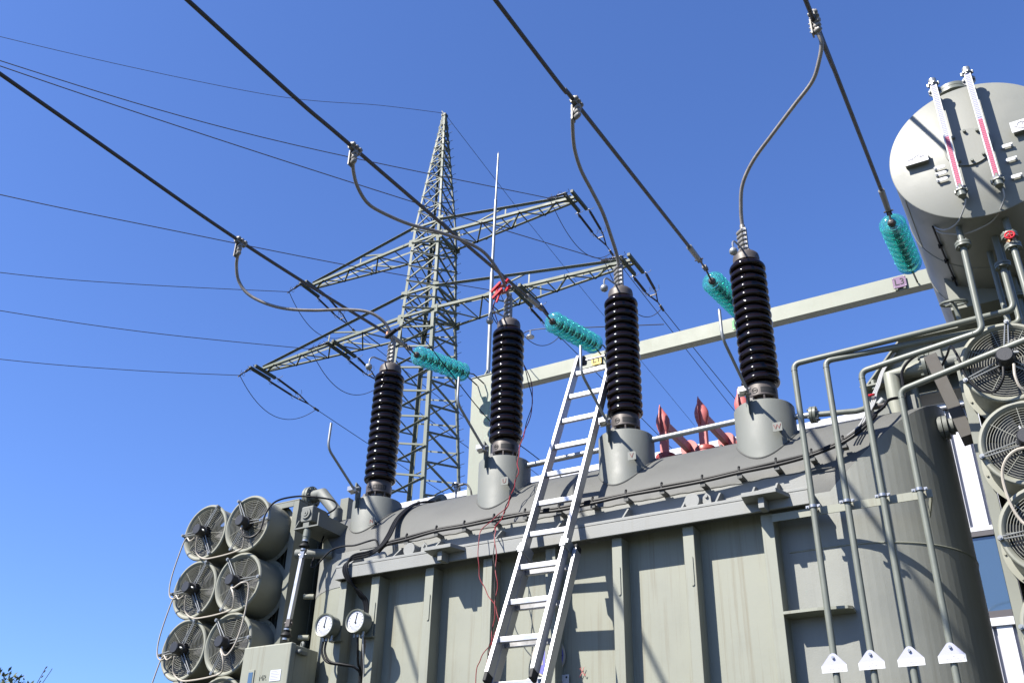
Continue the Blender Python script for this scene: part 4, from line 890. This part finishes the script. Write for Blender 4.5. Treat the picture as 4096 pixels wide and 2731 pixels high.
# ------------------------------------------------------------------ conservator drum
CX, CZ, CR, CF, CB = 0.079, 6.11, 0.545, 5.90, 8.35
cs = thing('conservator', 'big grey horizontal oil drum with two red level gauges, at the right edge', 'oil tank', (CX, CF, CZ))
m = MB(); m.lathe([(CR-0.012,0.001),(CR,0.005),(CR,CB-CF-0.005),(CR-0.01,CB-CF),(0,CB-CF)], (CX,CF,CZ), (0,1,0), 96); m.build('shell', 'cons', cs)
m = MB(); m.lathe([(0,-0.012),(CR-0.002,-0.012),(CR+0.004,-0.008),(CR+0.004,0.0)], (CX,CF,CZ), (0,1,0), 96); m.build('end_plate', 'cons', cs)
for yy in (6.55, 7.25):
    m = MB(); m.ring((CX,yy,CZ),(0,1,0),CR+0.001,0.004,72,6); m.build('weld_seam', 'cons', cs)
m = MB(); m.tube([(CX+(CR+0.001)*math.cos(R(205)),CF+0.01,CZ+(CR+0.001)*math.sin(R(205))),(CX+(CR+0.001)*math.cos(R(205)),6.55,CZ+(CR+0.001)*math.sin(R(205)))],0.004,6); m.build('weld_seam', 'cons', cs)
FY = CF-0.012
m = MB(); m.cyl((0.045,FY-0.014,6.13),(0.045,FY-0.0005,6.13),0.152,n=48); mh = m.build('manhole_cover', 'cons', cs)
bolts([((0.045+0.128*math.cos(R(18+36*k)),FY-0.0142,6.13+0.128*math.sin(R(18+36*k))),(0,-1,0)) for k in range(10)], 'pipe', mh, 0.011, 0.022)
m = MB(); m.cyl((0.04,6.08,6.64),(0.04,6.08,6.74),0.075,n=28); m.cyl((0.04,6.08,6.742),(0.04,6.08,6.768),0.125,n=36); m.cyl((0.04,6.08,6.772),(0.04,6.08,6.798),0.125,n=36); fn = m.build('filler_neck', 'pipe', cs)
def gauge(xg, zred, z0=5.735, z1=6.655):
    GY = 5.775
    m = MB(); m.box(xg-0.021,xg+0.021,GY-0.018,GY+0.018,z0,z1); gt = m.build('level_gauge', 'gaugeblue', cs, bevel=0.004)
    m = MB(); m.box(xg-0.0215,xg-0.014,GY-0.0205,GY-0.0183,z0+0.01,z1-0.01); m.box(xg+0.014,xg+0.0215,GY-0.0205,GY-0.0183,z0+0.01,z1-0.01); m.build('scale_strip', 'white', gt, smooth=0)
    m = MB(); z = z0+0.02
    while z < zred-0.012: m.box(xg-0.0125,xg+0.0125,GY-0.0215,GY-0.0185,z,z+0.0125); z += 0.0155
    m.build('red_flaps', 'redgauge', gt, smooth=0)
    m = MB(); zz = zred+0.004
    while zz < z1-0.02: m.box(xg-0.0125,xg+0.0125,GY-0.0205,GY-0.0185,zz,zz+0.0125); zz += 0.0155
    m.build('silver_flaps', 'tag', gt, smooth=0)
    for zc, top in ((z1, True), (z0, False)):
        m = MB(); s_ = 1 if top else -1
        m.cyl((xg,GY,zc-0.004*s_),(xg,GY,zc+0.055*s_),0.026,n=20); m.cyl((xg,GY,zc+0.006*s_),(xg,GY,zc+0.016*s_),0.036,n=6)
        m.cyl((xg,GY+0.02,zc-0.02*s_),(xg,FY-0.001,zc-0.02*s_),0.018,n=14); m.cyl((xg,GY+0.035,zc-0.02*s_),(xg,GY+0.052,zc-0.02*s_),0.042,n=20)
        for sx in (-0.034,0.034): m.cyl((xg+sx,GY+0.022,zc-0.02*s_),(xg+sx,GY+0.066,zc-0.02*s_),0.009,n=6); m.cyl((xg+sx,GY,zc+0.002*s_),(xg+sx,GY,zc+0.024*s_),0.008,n=6)
        if not top: m.box(xg-0.008,xg+0.008,GY-0.026,GY-0.019,zc-0.01,zc+0.03)
        m.build('gauge_head', 'galv' if top else 'pipe', gt)
gauge(-0.066, 6.175); gauge(0.155, 6.245)
def plate(xa, xb, za, zb, nm='symbol_plate'):
    m = MB(); m.box(xa,xb,FY-0.046,FY-0.042,za,zb); p = m.build(nm, 'white', cs, smooth=0)
    m = MB(); m.box(xa+0.01,xb-0.004,FY-0.0418,FY-0.0005,za+0.008,zb-0.008); m.build('plate_box', 'cons', p, smooth=0); return p
p = plate(-0.372,-0.21,6.098,6.186); yy = FY-0.0475
m = MB(); m.bar((-0.352,yy,6.136),(-0.322,yy,6.138),0.004,0.0015,(0,1,0)); m.ring((-0.316,yy,6.139),(0,1,0),0.006,0.0018,14,4); m.bar((-0.311,yy,6.142),(-0.264,yy,6.163),0.004,0.0015,(0,1,0)); m.ring((-0.257,yy,6.143),(0,1,0),0.006,0.0018,14,4); m.bar((-0.250,yy,6.143),(-0.224,yy,6.144),0.004,0.0015,(0,1,0)); m.build('switch_symbol', 'greyink', p, smooth=0)
p = plate(0.315,0.477,6.108,6.196)
m = MB(); m.bar((0.33,yy,6.15),(0.352,yy,6.15),0.004,0.0015,(0,1,0)); m.ring((0.38,yy,6.152),(0,1,0),0.027,0.0022,28,4); m.ring((0.412,yy,6.152),(0,1,0),0.027,0.0022,28,4); m.bar((0.44,yy,6.154),(0.463,yy,6.154),0.004,0.0015,(0,1,0)); m.build('transformer_symbol', 'greyink', p, smooth=0)
for xa, zz, sd in ((-0.192,6.024,1),(-0.192,5.974,1),(-0.194,5.922,1),(0.228,6.04,-1),(0.23,5.924,-1),(0.23,5.782,-1)):
    m = MB(); m.prism([(xa,FY-0.024,zz-0.013),(xa+0.06,FY-0.024,zz-0.013),(xa+0.072,FY-0.024,zz),(xa+0.06,FY-0.024,zz+0.013),(xa,FY-0.024,zz+0.013)] if sd > 0 else [(xa,FY-0.024,zz),(xa+0.012,FY-0.024,zz-0.013),(xa+0.072,FY-0.024,zz-0.013),(xa+0.072,FY-0.024,zz+0.013),(xa+0.012,FY-0.024,zz+0.013)], (0,0.004,0))
    xb = xa+0.006 if sd > 0 else xa+0.064
    m.cyl((xb,FY-0.032,zz),(xb,FY-0.0005,zz),0.008,n=8); m.build('pointer_label', 'white', cs, smooth=0)
# support frame under the drum
sf = thing('drum_support', 'grey sloped steel support frame under the round drum, standing on the tank end', 'support', (-0.3, 7.15, 4.8))
m = MB(); m.prism([(-1.06,7.20,5.13),(0.75,7.20,5.13),(0.75,7.20,5.46),(-0.78,7.20,5.46)], (0,0.012,0)); m.build('web_plate', 'radframe', sf, smooth=0)
m = MB(); m.bar((-1.085,7.17,5.13),(-0.775,7.17,5.47),0.10,0.012,(0,0,1)); m.box(-0.772,0.75,7.10,7.24,5.463,5.476); m.build('top_flange', 'radframe', sf, smooth=0)
m = MB(); m.box(-1.10,0.75,7.05,7.25,5.112,5.128); m.box(-1.10,0.75,7.14,7.15,4.965,5.1115); m.box(-1.10,0.75,7.05,7.25,4.95,4.9645); m.build('base_beam', 'radframe', sf, bevel=0.003)
m = MB(); m.cyl((-1.0,7.08,5.09),(-1.0,7.08,5.165),0.02,n=6); m.build('bolt', 'pipe', sf)
m = MB(); m.box(-1.02,-0.72,7.0,7.2,4.70,4.9495); m.build('foot', 'paint', sf, bevel=0.004)
m = MB(); m.prism([(CX-0.42,6.85,5.4765),(CX+0.42,6.85,5.4765),(CX+0.42,6.85,5.78),(CX+0.25,6.85,5.63),(CX,6.85,5.58),(CX-0.25,6.85,5.63),(CX-0.42,6.85,5.78)], (0,0.5,0)); m.build('saddle', 'radframe', sf, smooth=0)
m = MB(); m.bar((-0.525,6.62,5.00),(-0.405,6.62,4.36),0.085,0.16,(0,1,0)); m.build('diagonal_post', 'shadedark', sf, bevel=0.003)
# handwheel
hw = thing('handwheel', 'grey spoked handwheel under the rear of the drum', 'handwheel', (-0.30,6.55,5.36))
m = MB(); m.ring((-0.30,6.55,5.36),(0.1,-0.3,1),0.085,0.010,28,8)
for k in range(3): a = R(120*k+20); m.tube([(-0.30,6.55,5.36),(-0.30+0.083*math.cos(a),6.55+0.08*math.sin(a),5.36+0.028*math.sin(a))],0.008,6)
m.build('wheel', 'pipe', hw); m = MB(); m.cyl((-0.30,6.55,5.36),(-0.29,6.58,5.24),0.016,n=10); m.build('spindle', 'pipe', hw)
# right elbow pipe with valve
ep = thing('elbow_pipe', 'grey mitred elbow pipe rising from right tank end to a boxed valve', 'pipe', (-0.85,6.95,4.82))
m = MB(); m.tube([(-0.845,6.95,4.70),(-0.845,6.95,5.10),(-0.62,6.95,5.12)],0.066,24); m.build('pipe_section', 'wall', ep, smooth=30)
m = MB()
for xa in (-0.618,-0.585): m.cyl((xa,6.95,5.12),(xa+0.026,6.95,5.12),0.10,n=32)
fl_ = m.build('flange', 'pipe', ep); bolts([((-0.618,6.95+0.082*math.cos(R(45*k+20)),5.12+0.082*math.sin(R(45*k+20))),(-1,0,0)) for k in range(8)], 'pipe', fl_, 0.010, 0.02)
m = MB(); m.box(-0.555,-0.47,6.86,7.05,5.01,5.235); m.build('valve_box', 'paint', ep, bevel=0.008); m = MB(); m.cyl((-0.47,6.95,5.12),(-0.36,6.95,5.12),0.05,n=20); m.build('pipe_section', 'paint', ep)
m = MB(); m.cyl((-0.72,7.05,4.78),(-0.72,7.05,5.05),0.028,n=14); m.build('branch_pipe', 'wall', ep)
# lower radiator connection on right limb
lc = thing('lower_flange', 'grey flange stack on the right side of tank end, below the elbow pipe', 'flange', (-0.5,6.95,4.45))
m = MB()
for xa, rr in ((-0.60,0.085),(-0.565,0.085),(-0.53,0.06),(-0.46,0.085)): m.cyl((xa,6.95,4.62),(xa+0.028,6.95,4.62),rr,n=28)
m.cyl((-0.70,6.95,4.62),(-0.36,6.95,4.62),0.045,n=18); m.build('flanges', 'paint', lc)

# oil pipes in front of the tank end
def flange(m, p, r=0.05, t=0.016, gap=0.004, nb=4):
    p = Vector(p); m.cyl(p-V(0,0,t+gap/2), p-V(0,0,gap/2), r, n=28); m.cyl(p+V(0,0,gap/2), p+V(0,0,t+gap/2), r, n=28)
    for k in range(nb): a = R(45+360/nb*k); m.cyl(p+V(r*0.72*math.cos(a), r*0.72*math.sin(a), -t-0.012), p+V(r*0.72*math.cos(a), r*0.72*math.sin(a), t+0.012), 0.007, n=6)
PIPES = [
 ([(-1.37,6.15,1.0),(-1.37,6.15,4.95),(0.052,6.17,4.995),(0.056,6.17,5.60)], 5.33, 'first grey oil pipe from the left in front of tank end, highest horizontal run', 'AA 026', 'Auslaufventil Füllen /', 'Leeren AG Trafokessel'),
 ([(-1.155,6.15,1.0),(-1.155,6.16,4.925),(0.068,6.27,4.945),(0.07,6.27,5.58)], None, 'second grey oil pipe from the left in front of tank end', 'AT 001', 'Luftentfeuchter', 'Trafokessel'),
 ([(-0.935,6.15,1.0),(-0.935,6.15,4.78),(-0.152,6.0,4.80),(-0.138,6.0,5.60)], 5.455, 'third grey oil pipe from the left, rising to the drum by two flanges', 'AT 003', 'Luftentfeuchter', 'Lastschalter'),
 ([(-0.715,6.15,1.0),(-0.715,6.15,4.585),(0.145,5.97,4.68),(0.14,6.0,5.60)], 5.345, 'fourth grey oil pipe with red valve wheel, crossing before the right fan', 'AA 086', 'Auslaufventil Füllen /', 'Leeren AG Lastschalter')]
for k, (pts, zf, lab, t1, t2, t3) in enumerate(PIPES):
    t = thing('oil_pipe', lab, 'pipe', pts[0], 'oil pipes in front of the tank end')
    m = MB(); m.tube(bend(pts, 0.05, 7), 0.0205, 14); m.build('pipe_run', 'pipe', t)
    for i_, p in enumerate(pts[1:3]):
        q_ = Vector(pts[i_+1]); a_ = (Vector(pts[i_])-q_).normalized(); m = MB(); m.ring(q_+a_*0.055, a_, 0.0205, 0.0025, 18, 5); m.build('weld_ring', 'pipe', t)
    if zf:
        f = MB(); flange(f, (pts[3][0], pts[3][1], zf)); fo = f.build('flange', 'pipe', t)
        if k == 3:
            f = MB(); flange(f, (pts[3][0]-0.004, pts[3][1], zf+0.085)); f.build('flange', 'pipe', t)
            f = MB(); f.cyl((0.138,6.0,zf+0.018),(0.138,6.0,zf+0.067),0.032,n=16); f.cyl((0.138,6.0,zf+0.043),(0.138,5.935,zf+0.05),0.012,n=10); f.build('valve_body', 'brass', t)
            f = MB(); c_ = V(0.138,5.93,zf+0.052); f.ring(c_,(0,-1,0.15),0.027,0.006,20,8)
            for q in range(5): a = R(72*q); f.tube([c_, c_+V(0.026*math.cos(a),0,0.026*math.sin(a))],0.004,5)
            f.build('valve_wheel', 'red', t)
    px, py2 = pts[0][0], 6.15
    m = MB(); m.ring((px,py2,3.90),(0,0,1),0.0225,0.0045,20,6); m.build('clamp_rubber', 'rubber', t)
    m = MB(); m.lathe([(0.0225,-0.009),(0.0275,-0.009),(0.0275,0.009),(0.0225,0.009)],(px,py2,3.90),(0,0,1),24,0,True)
    for sx in (-1,1): m.box(px+sx*0.0255 if sx>0 else px-0.046, px+0.046 if sx>0 else px-0.0255, py2-0.008, py2+0.008, 3.891, 3.909); m.cyl((px+sx*0.038,py2-0.014,3.90),(px+sx*0.038,py2+0.014,3.90),0.006,n=6)
    m.box(px-0.012,px+0.012,py2+0.0268,6.2345,3.892,3.908); m.build('pipe_clamp', 'bolt', t)
    # hanging identification tag
    yt = py2-0.028; zt_ = 2.90
    poly = [(px-0.073,yt,zt_+0.001),(px+0.073,yt,zt_+0.001)]+[(px+0.026*math.cos(R(a)),yt,zt_+0.045+0.026*math.sin(R(a))) for a in (40,60,90,120,140)]
    m = MB(); m.prism(poly, (0,0.002,0)); tgp = m.build('tag_holder', 'tag', t, smooth=0)
    m = MB(); m.box(px-0.074,px+0.074,yt-0.003,yt+0.0025,zt_-0.041,zt_); tl = m.build('tag_label', 'white', tgp, smooth=0)
    m = MB()
    for dz, tx in ((-0.0085,t1),(-0.0205,t2),(-0.0325,t3)): m.text(tx,(px,yt-0.0035,zt_+dz),(1,0,0),(0,0,1),0.0105,0.0006)
    for sx in (-0.063,0.063): m.cyl((px+sx,yt-0.004,zt_-0.02),(px+sx,yt-0.003,zt_-0.02),0.003,n=8)
    m.build('tag_text', 'greyink', tl, smooth=0)
    m = MB(); m.bolt((px,yt,zt_+0.045),(0,-1,0),0.009,0.012); m.build('screw', 'bolt', tgp)
# thin pipes and leads hanging from the drum belly
vp = thing('drain_pipe', 'thin grey pipe with flange hanging from middle of the drum underside', 'pipe', (0.0,6.35,5.0))
m = MB(); m.tube([(0.0,6.35,5.62),(0.0,6.35,5.0)],0.019,12); m.build('pipe_run', 'pipe', vp); f = MB(); flange(f,(0.0,6.35,5.66),0.058); f.build('flange', 'brass', vp)
vq = thing('drain_pipe', 'second grey pipe with double flange, deeper under the drum', 'pipe', (0.10,6.75,5.0))
m = MB(); m.tube([(0.10,6.75,5.62),(0.10,6.75,5.0)],0.026,12); m.build('pipe_run', 'pipe', vq)
for z in (5.58,5.40):
    f = MB(); flange(f,(0.10,6.75,z),0.07); f.build('flange', 'pipe', vq)
cab([(-0.05,5.79,5.66),(-0.075,5.83,5.62),(-0.14,5.93,5.59),(-0.22,6.0,5.61),(-0.275,6.05,5.68),(-0.285,6.08,5.73)], 'greycable', 0.005, 'thin grey lead looping from left level gauge to the drum belly', 'gauge_lead')
cab([(0.17,5.79,5.66),(0.16,5.83,5.60),(0.08,5.95,5.56),(-0.02,6.0,5.55),(-0.12,6.03,5.56),(-0.22,6.05,5.61),(-0.27,6.07,5.66),(-0.275,6.10,5.72)], 'greycable', 0.005, 'thin grey lead looping from right level gauge under the drum', 'gauge_lead')
cr = thing('belly_cable', 'pair of dark thin leads clipped along the drum underside', 'cable', (-0.28,6.6,5.7))
def belly(y, a): return V(CX+(CR+0.012)*math.cos(R(a)), y, CZ+(CR+0.012)*math.sin(R(a)))
m = MB(); m.tube([belly(6.05,228),belly(6.3,229),belly(6.7,231),belly(7.1,233),belly(7.25,242),belly(7.3,250)],0.007,7); m.build('lead', 'cable', cr)
for y, a in ((6.3,229),(6.5,230),(6.75,231),(7.0,232)):
    m = MB(); p = belly(y,a); m.obox(p,(1,0,0),(0,1,0),(0,0,1),0.014,0.01,0.014); m.build('clip', 'cable', cr)
# red handled valves behind the pipes
vv = thing('sampling_valve', 'small brass valve with red handle on the gas pipe end', 'valve', (-0.98,6.74,4.80))
m = MB(); m.cyl((-1.03,6.73,4.785),(-0.90,6.74,4.785),0.022,n=14); m.cyl((-0.97,6.73,4.785),(-0.97,6.73,4.84),0.013,n=10); m.build('body', 'cast', vv)
m = MB(); m.cyl((-0.935,6.74,4.80),(-0.90,6.73,4.825),0.026,n=20); m.build('sight_glass', 'galv', vv)
m = MB(); m.ring((-0.98,6.72,4.875),(0,-0.5,1),0.022,0.007,16,6); m.obox((-0.98,6.72,4.872),(1,0,0),(0,1,0),(0,0,1),0.022,0.006,0.006); m.build('handle', 'red', vv)
for k in range(3):
    cab([(-0.83+0.01*k,7.16,5.40),(-0.93+0.01*k,7.12,5.25),(-0.965+0.012*k,6.95,5.05),(-0.975+0.012*k,6.8,4.92),(-0.985+0.012*k,6.70,4.80),(-1.02+0.012*k,6.6,4.68),(-1.07+0.02*k,6.52,4.56),(-1.14+0.02*k,6.42,4.46)], 'greycable', 0.006, ['left','middle','right'][k]+' thin grey lead running down past the red handled valve', 'valve_lead')

# ------------------------------------------------------------------ ladder
TILT, LY = 1.170, 0.055
ld = V(math.cos(TILT)*math.sin(LY), math.cos(TILT)*math.cos(LY), math.sin(TILT)); lr_ = V(math.cos(0.03), -math.sin(0.03), -0.025).normalized(); ln = lr_.cross(ld)   # ln points away from the rung face towards the viewer
if ln.y > 0: ln = -ln
LP0 = V(-3.397, 6.808, 5.688); RS = 0.304
la = thing('ladder', 'aluminium extension ladder leaning against the tank flange between turrets U and V', 'ladder', (-3.4, 5.4, 2.0))
def stile(xo, s0, s1, off, parent=la, dd=0.038):
    a = LP0-ld*s0+lr_*xo+ln*off; b = LP0-ld*s1+lr_*xo+ln*off; m = MB(); m.obox((a+b)/2, lr_, ln, ld, 0.0145, dd, (a-b).length/2); return m.build('stile', 'alu', parent, bevel=0.003)
RW = 0.322
sl = stile(-0.0128, -0.22, 3.0, 0.0); sr = stile(RW+0.0128, -0.22, 3.0, 0.0)
def rung(s, off, x0=0.0, x1=RW):
    m = MB(); c = LP0-ld*s+ln*off+lr_*((x0+x1)/2)
    up_ = (V(0,0,1)-lr_*lr_.z).normalized(); bk = lr_.cross(up_); m.obox(c, lr_, bk, up_, (x1-x0)/2-0.0005, 0.0165, 0.0195); r_ = m.build('rung', 'alu', la, bevel=0.004)
    m = MB(); m.obox(LP0-ld*s+ln*off+lr_*(x1+0.0258), lr_, bk, up_, 0.0006, 0.014, 0.014); m.build('rung_socket', 'rubber', r_, smooth=0)
for k in range(10): rung(RS*k, 0.0)
OFF2 = -0.078
x2a, x2b = 0.0128, RW+0.052
stile(x2a-0.026, 1.97, 5.9, OFF2); stile(x2b+0.0128, 1.97, 5.9, OFF2)
for k in range(7, 17): rung(RS*k-0.012, OFF2, x2a-0.012, x2b)
m = MB(); a = LP0-ld*(-0.17); m.cyl(a, a+lr_*RW, 0.009, n=10); ax_ = m.build('roller_axle', 'alu', la)
for xo in (0.035, RW-0.035):
    m = MB(); m.cyl(a+lr_*(xo-0.017), a+lr_*(xo+0.017), 0.045, n=24); m.build('roller', 'rubber', ax_)
for xo in (-0.0128, RW+0.0128):
    m = MB(); c = LP0-ld*1.97+lr_*xo; m.obox(c+ln*-0.02, lr_, ln, ld, 0.026, 0.068, 0.045); m.obox(c+ln*0.036+lr_*(0.012 if xo>0 else -0.012), lr_, ln, ld, 0.03, 0.008, 0.022); m.build('guide_clamp', 'galv', la, bevel=0.006)
    m = MB(); c = LP0-ld*3.03+lr_*xo; m.obox(c, lr_, ln, ld, 0.0145, 0.036, 0.035); m.build('rubber_foot', 'rubber', la, bevel=0.008)
m = MB(); c = LP0-ld*1.96+lr_*(x2b+0.0128)+ln*OFF2; m.obox(c, lr_, ln, ld, 0.015, 0.037, 0.03); m.build('end_cap', 'rubber', la, bevel=0.01)

# ------------------------------------------------------------------ test leads and clips
def twist(pts, lab, mt, ph, r=0.0042, amp=0.007):
    P = spline(pts, 10); out = []
    for i, p in enumerate(P): a = i*0.55+ph; out.append(p+V(math.cos(a), 0.5*math.sin(a), 0.3*math.sin(a))*amp)
    m = MB(); m.tube(out, r, 6); return tag(m.build('test_lead', mt), lab, 'wire', 'red and black test leads')
LEAD = [(-4.10,6.60,6.62),(-4.16,6.62,6.46),(-4.14,6.80,6.3),(-4.0,6.95,6.0),(-3.88,6.90,5.6),(-3.845,6.72,5.22),(-3.80,6.58,5.05),(-3.79,6.50,4.86),(-3.74,6.42,4.69),(-3.76,6.40,4.57),(-3.78,6.36,4.43),(-3.80,6.32,4.31),(-3.80,6.20,4.16),(-3.76,6.13,4.07),(-3.735,6.11,3.85),(-3.72,6.11,3.65),(-3.735,6.11,3.45),(-3.75,6.11,3.26),(-3.78,6.11,3.05),(-3.80,6.11,2.4)]
twist(LEAD, 'red test lead hanging in front of the tank wall left of the ladder', 'redwire', 0)
twist([(p[0]-0.012,p[1],p[2]-0.01) for p in LEAD], 'black test lead twisted around the red one, left of the ladder', 'cable', 3.1)
L2 = [(-3.775,6.38,4.46),(-3.80,6.34,4.36),(-3.86,6.24,4.24),(-3.90,6.13,4.10),(-3.89,6.11,3.9),(-3.87,6.11,3.75),(-3.80,6.11,3.62),(-3.72,6.11,3.5),(-3.70,6.11,3.38),(-3.76,6.11,3.25),(-3.84,6.11,3.15),(-3.87,6.11,3.0),(-3.88,6.11,2.4)]
twist(L2, 'second red test lead with a loose loop, hanging nearer the cabinet side', 'redwire', 1.0, 0.0036, 0.004)
cp = None
for dx, dy, dz, lab in ((-0.02,0,0,'upper'),(0.0,0,-0.075,'lower')):
    o = V(-4.06+dx,6.60+dy,6.70+dz); t = thing('test_clip', lab+' red plastic clip gripping the dropper cable above bushing U', 'clip', o, 'red test clips')
    a = V(-0.72,-0.15,-0.75).normalized(); b = V(0.15,-1,0.1).normalized()
    m = MB(); m.bar(o+V(0.015,-0.025,0.03), o+V(0.015,-0.025,0.03)+a*0.135, 0.026, 0.02, (0,-1,0)); m.build('jaw', 'red', t, bevel=0.004)
    m = MB(); m.bar(o+V(0.03,0.02,0.02), o+V(0.03,0.02,0.02)+V(0.62,-0.2,0.5).normalized()*0.07, 0.024, 0.02, (0,-1,0)); m.bar(o+V(-0.01,-0.02,0.0), o+V(-0.04,-0.03,-0.115), 0.018, 0.016, (0,-1,0)); m.build('handle', 'red', t, bevel=0.004)
    m = MB(); m.box(o.x-0.012,o.x+0.03,o.y-0.02,o.y+0.02,o.z-0.006,o.z+0.008); m.build('spring', 'redinsdark', t)
bc = thing('black_clip', 'flat black test clip gripping the dropper cable above bushing N', 'clip', (-5.40,6.68,6.56))
m = MB(); m.obox((-5.36,6.62,6.545),(0.95,-0.3,0.12),(0.3,0.95,0),(0,0,1),0.085,0.02,0.012); m.build('jaw', 'rubber', bc, bevel=0.004)
m = MB(); m.obox((-5.34,6.66,6.60),(0.95,-0.3,-0.12),(0.3,0.95,0),(0,0,1),0.075,0.018,0.010); m.build('jaw', 'rubber', bc, bevel=0.004)
m = MB(); m.cyl((-5.43,6.66,6.56),(-5.43,6.66,6.60),0.022,n=12); m.build('spring', 'copper', bc)
cab([(-5.27,6.6,6.56),(-5.2,6.6,6.58),(-5.1,6.7,6.55),(-4.9,7.0,6.2),(-4.75,7.6,5.85),(-4.6,8.2,5.7),(-4.4,8.8,5.5)], 'cable', 0.005, 'thin dark lead leaving black clip towards the gantry post', 'clip_lead')

# ------------------------------------------------------------------ signs on the tank wall
sg = thing('round_sign', 'round pale blue sign on the tank wall, partly hidden by the ladder', 'sign', (-3.40,6.37,3.17))
m = MB(); m.cyl((-3.425,6.372,3.18),(-3.425,6.366,3.18),0.138,n=48); m.build('rim', 'cream', sg)
m = MB(); m.cyl((-3.425,6.3655,3.18),(-3.425,6.364,3.18),0.124,n=48); d_ = m.build('face', 'blue', sg)
m = MB(); m.text('TR',(-3.425,6.3635,3.18),(1,0,0),(0,0,1),0.17,0.001); m.build('letters', 'cream', d_, smooth=0)
bolts([((-3.425+s_*0.112,6.364,3.18),(0,-1,0)) for s_ in (-1,1)], 'ink', d_, 0.005, 0.003, 'screw')
np_ = thing('rating_plate', 'white metal rating plate low on tank wall behind the ladder foot', 'plate', (-3.42,6.37,2.75))
m = MB(); m.box(-3.597,-3.26,6.366,6.371,2.70,3.048); pl = m.build('plate', 'dial', np_, smooth=0)
m = MB(); m.text('U',(-3.40,6.3655,3.0),(1,0,0),(0,0,1),0.026,0.0008); m.text('V',(-3.36,6.3655,3.0),(1,0,0),(0,0,1),0.026,0.0008); m.text('W',(-3.315,6.3655,3.0),(1,0,0),(0,0,1),0.026,0.0008)
for k in range(7): m.box(-3.58,-3.46+0.02*(k%3),6.3648,6.3656,2.98-0.03*k,2.985-0.03*k)
m.build('plate_text', 'greyink', pl, smooth=0)
bolts([((x,6.366,3.03),(0,-1,0)) for x in (-3.58,-3.278)], 'ink', pl, 0.008, 0.004, 'screw')
m = MB()
for a, b in (((-3.175,3.085),(-3.14,3.03)),((-3.145,3.09),(-3.165,3.05)),((-3.14,3.03),(-3.135,3.045)),((-3.18,3.08),(-3.165,3.088)),((-3.165,3.05),(-3.185,3.02))): m.bar((a[0],6.378,a[1]),(b[0],6.378,b[1]),0.004,0.002,(0,1,0))
tag(m.build('chalk_mark', 'redins', smooth=0), 'small red crayon cross on tank wall beside the round sign', 'mark')

# ------------------------------------------------------------------ tree at lower left
tr = thing('tree', 'olive green tree top just showing at the lower left corner', 'tree', (-18.2,12.0,0))
m = MB(); m.tube([(-18.2,12,0),(-18.25,12.05,1.5),(-18.15,12,3.0),(-18.25,12,4.6)],0.1,10,radii=[0.16,0.12,0.08,0.03])
for k in range(14):
    a = random.uniform(0,6.28); z = random.uniform(1.5,3.8); r_ = random.uniform(0.8,1.5); p = V(-18.2,12,z); q_ = p+V(math.cos(a)*r_,math.sin(a)*r_,random.uniform(0.5,1.1)); m.tube([p,p.lerp(q_,0.5)+V(0,0,0.1),q_],0.03,6,radii=[0.05,0.03,0.01])
m.build('trunk', 'bark', tr)
m = MB()
def leafs(m, cnt):
    for k in range(cnt):
        while True:
            u = V(random.uniform(-1,1),random.uniform(-1,1),random.uniform(-1,1))
            if u.length < 1: break
        c = V(-18.55,12.0,3.75)+V(u.x*1.25,u.y*1.3,u.z*1.66)
        n_ = math.sin(c.x*3.1+1)*math.cos(c.y*2.7)+math.sin(c.z*3.7+c.x)
        if n_ < -0.75: continue
        d = V(random.gauss(0.5,0.6),random.gauss(0,0.6),random.gauss(0.6,0.5)).normalized(); s_ = d.orthogonal().normalized(); s_ = (s_*math.cos(k)+d.cross(s_)*math.sin(k)); L = random.uniform(0.07,0.13); w_ = L*0.22
        m._add([c, c+d*L*0.5+s_*w_, c+d*L, c+d*L*0.5-s_*w_], [(0,1,2,3)], 1 if random.random() < 0.4 else 0)
leafs(m, 9000); m.build('crown', ['leaf','leaf2'], tr, smooth=0)
for xb, yb_, zb, dxx in ((-17.16,12.0,5.36,0.35),(-16.97,12.0,5.31,0.42)):
    st_ = thing('grass_stalk', 'thin dry stalk beside the tree top, '+('left one with drooping seeds' if dxx < 0.4 else 'right one leaning and bare'), 'stalk', (xb-0.6,yb_,0), 'dry stalks at the lower left')
    m = MB(); m.tube(spline([(xb-0.8,yb_,0),(xb-0.6,yb_,2.5),(xb-dxx,yb_,4.5),(xb,yb_,zb)],8),0.006,5); m.build('stem', 'bark', st_)
    if dxx < 0.4:
        m = MB()
        for z in (5.08,5.17,5.26,5.33): m.tube([(xb-0.16*(5.36-z)/0.5,yb_,z),(xb-0.16*(5.36-z)/0.5+0.035,yb_,z+0.03)],0.010,5)
        m.build('seed_head', 'bark', st_)
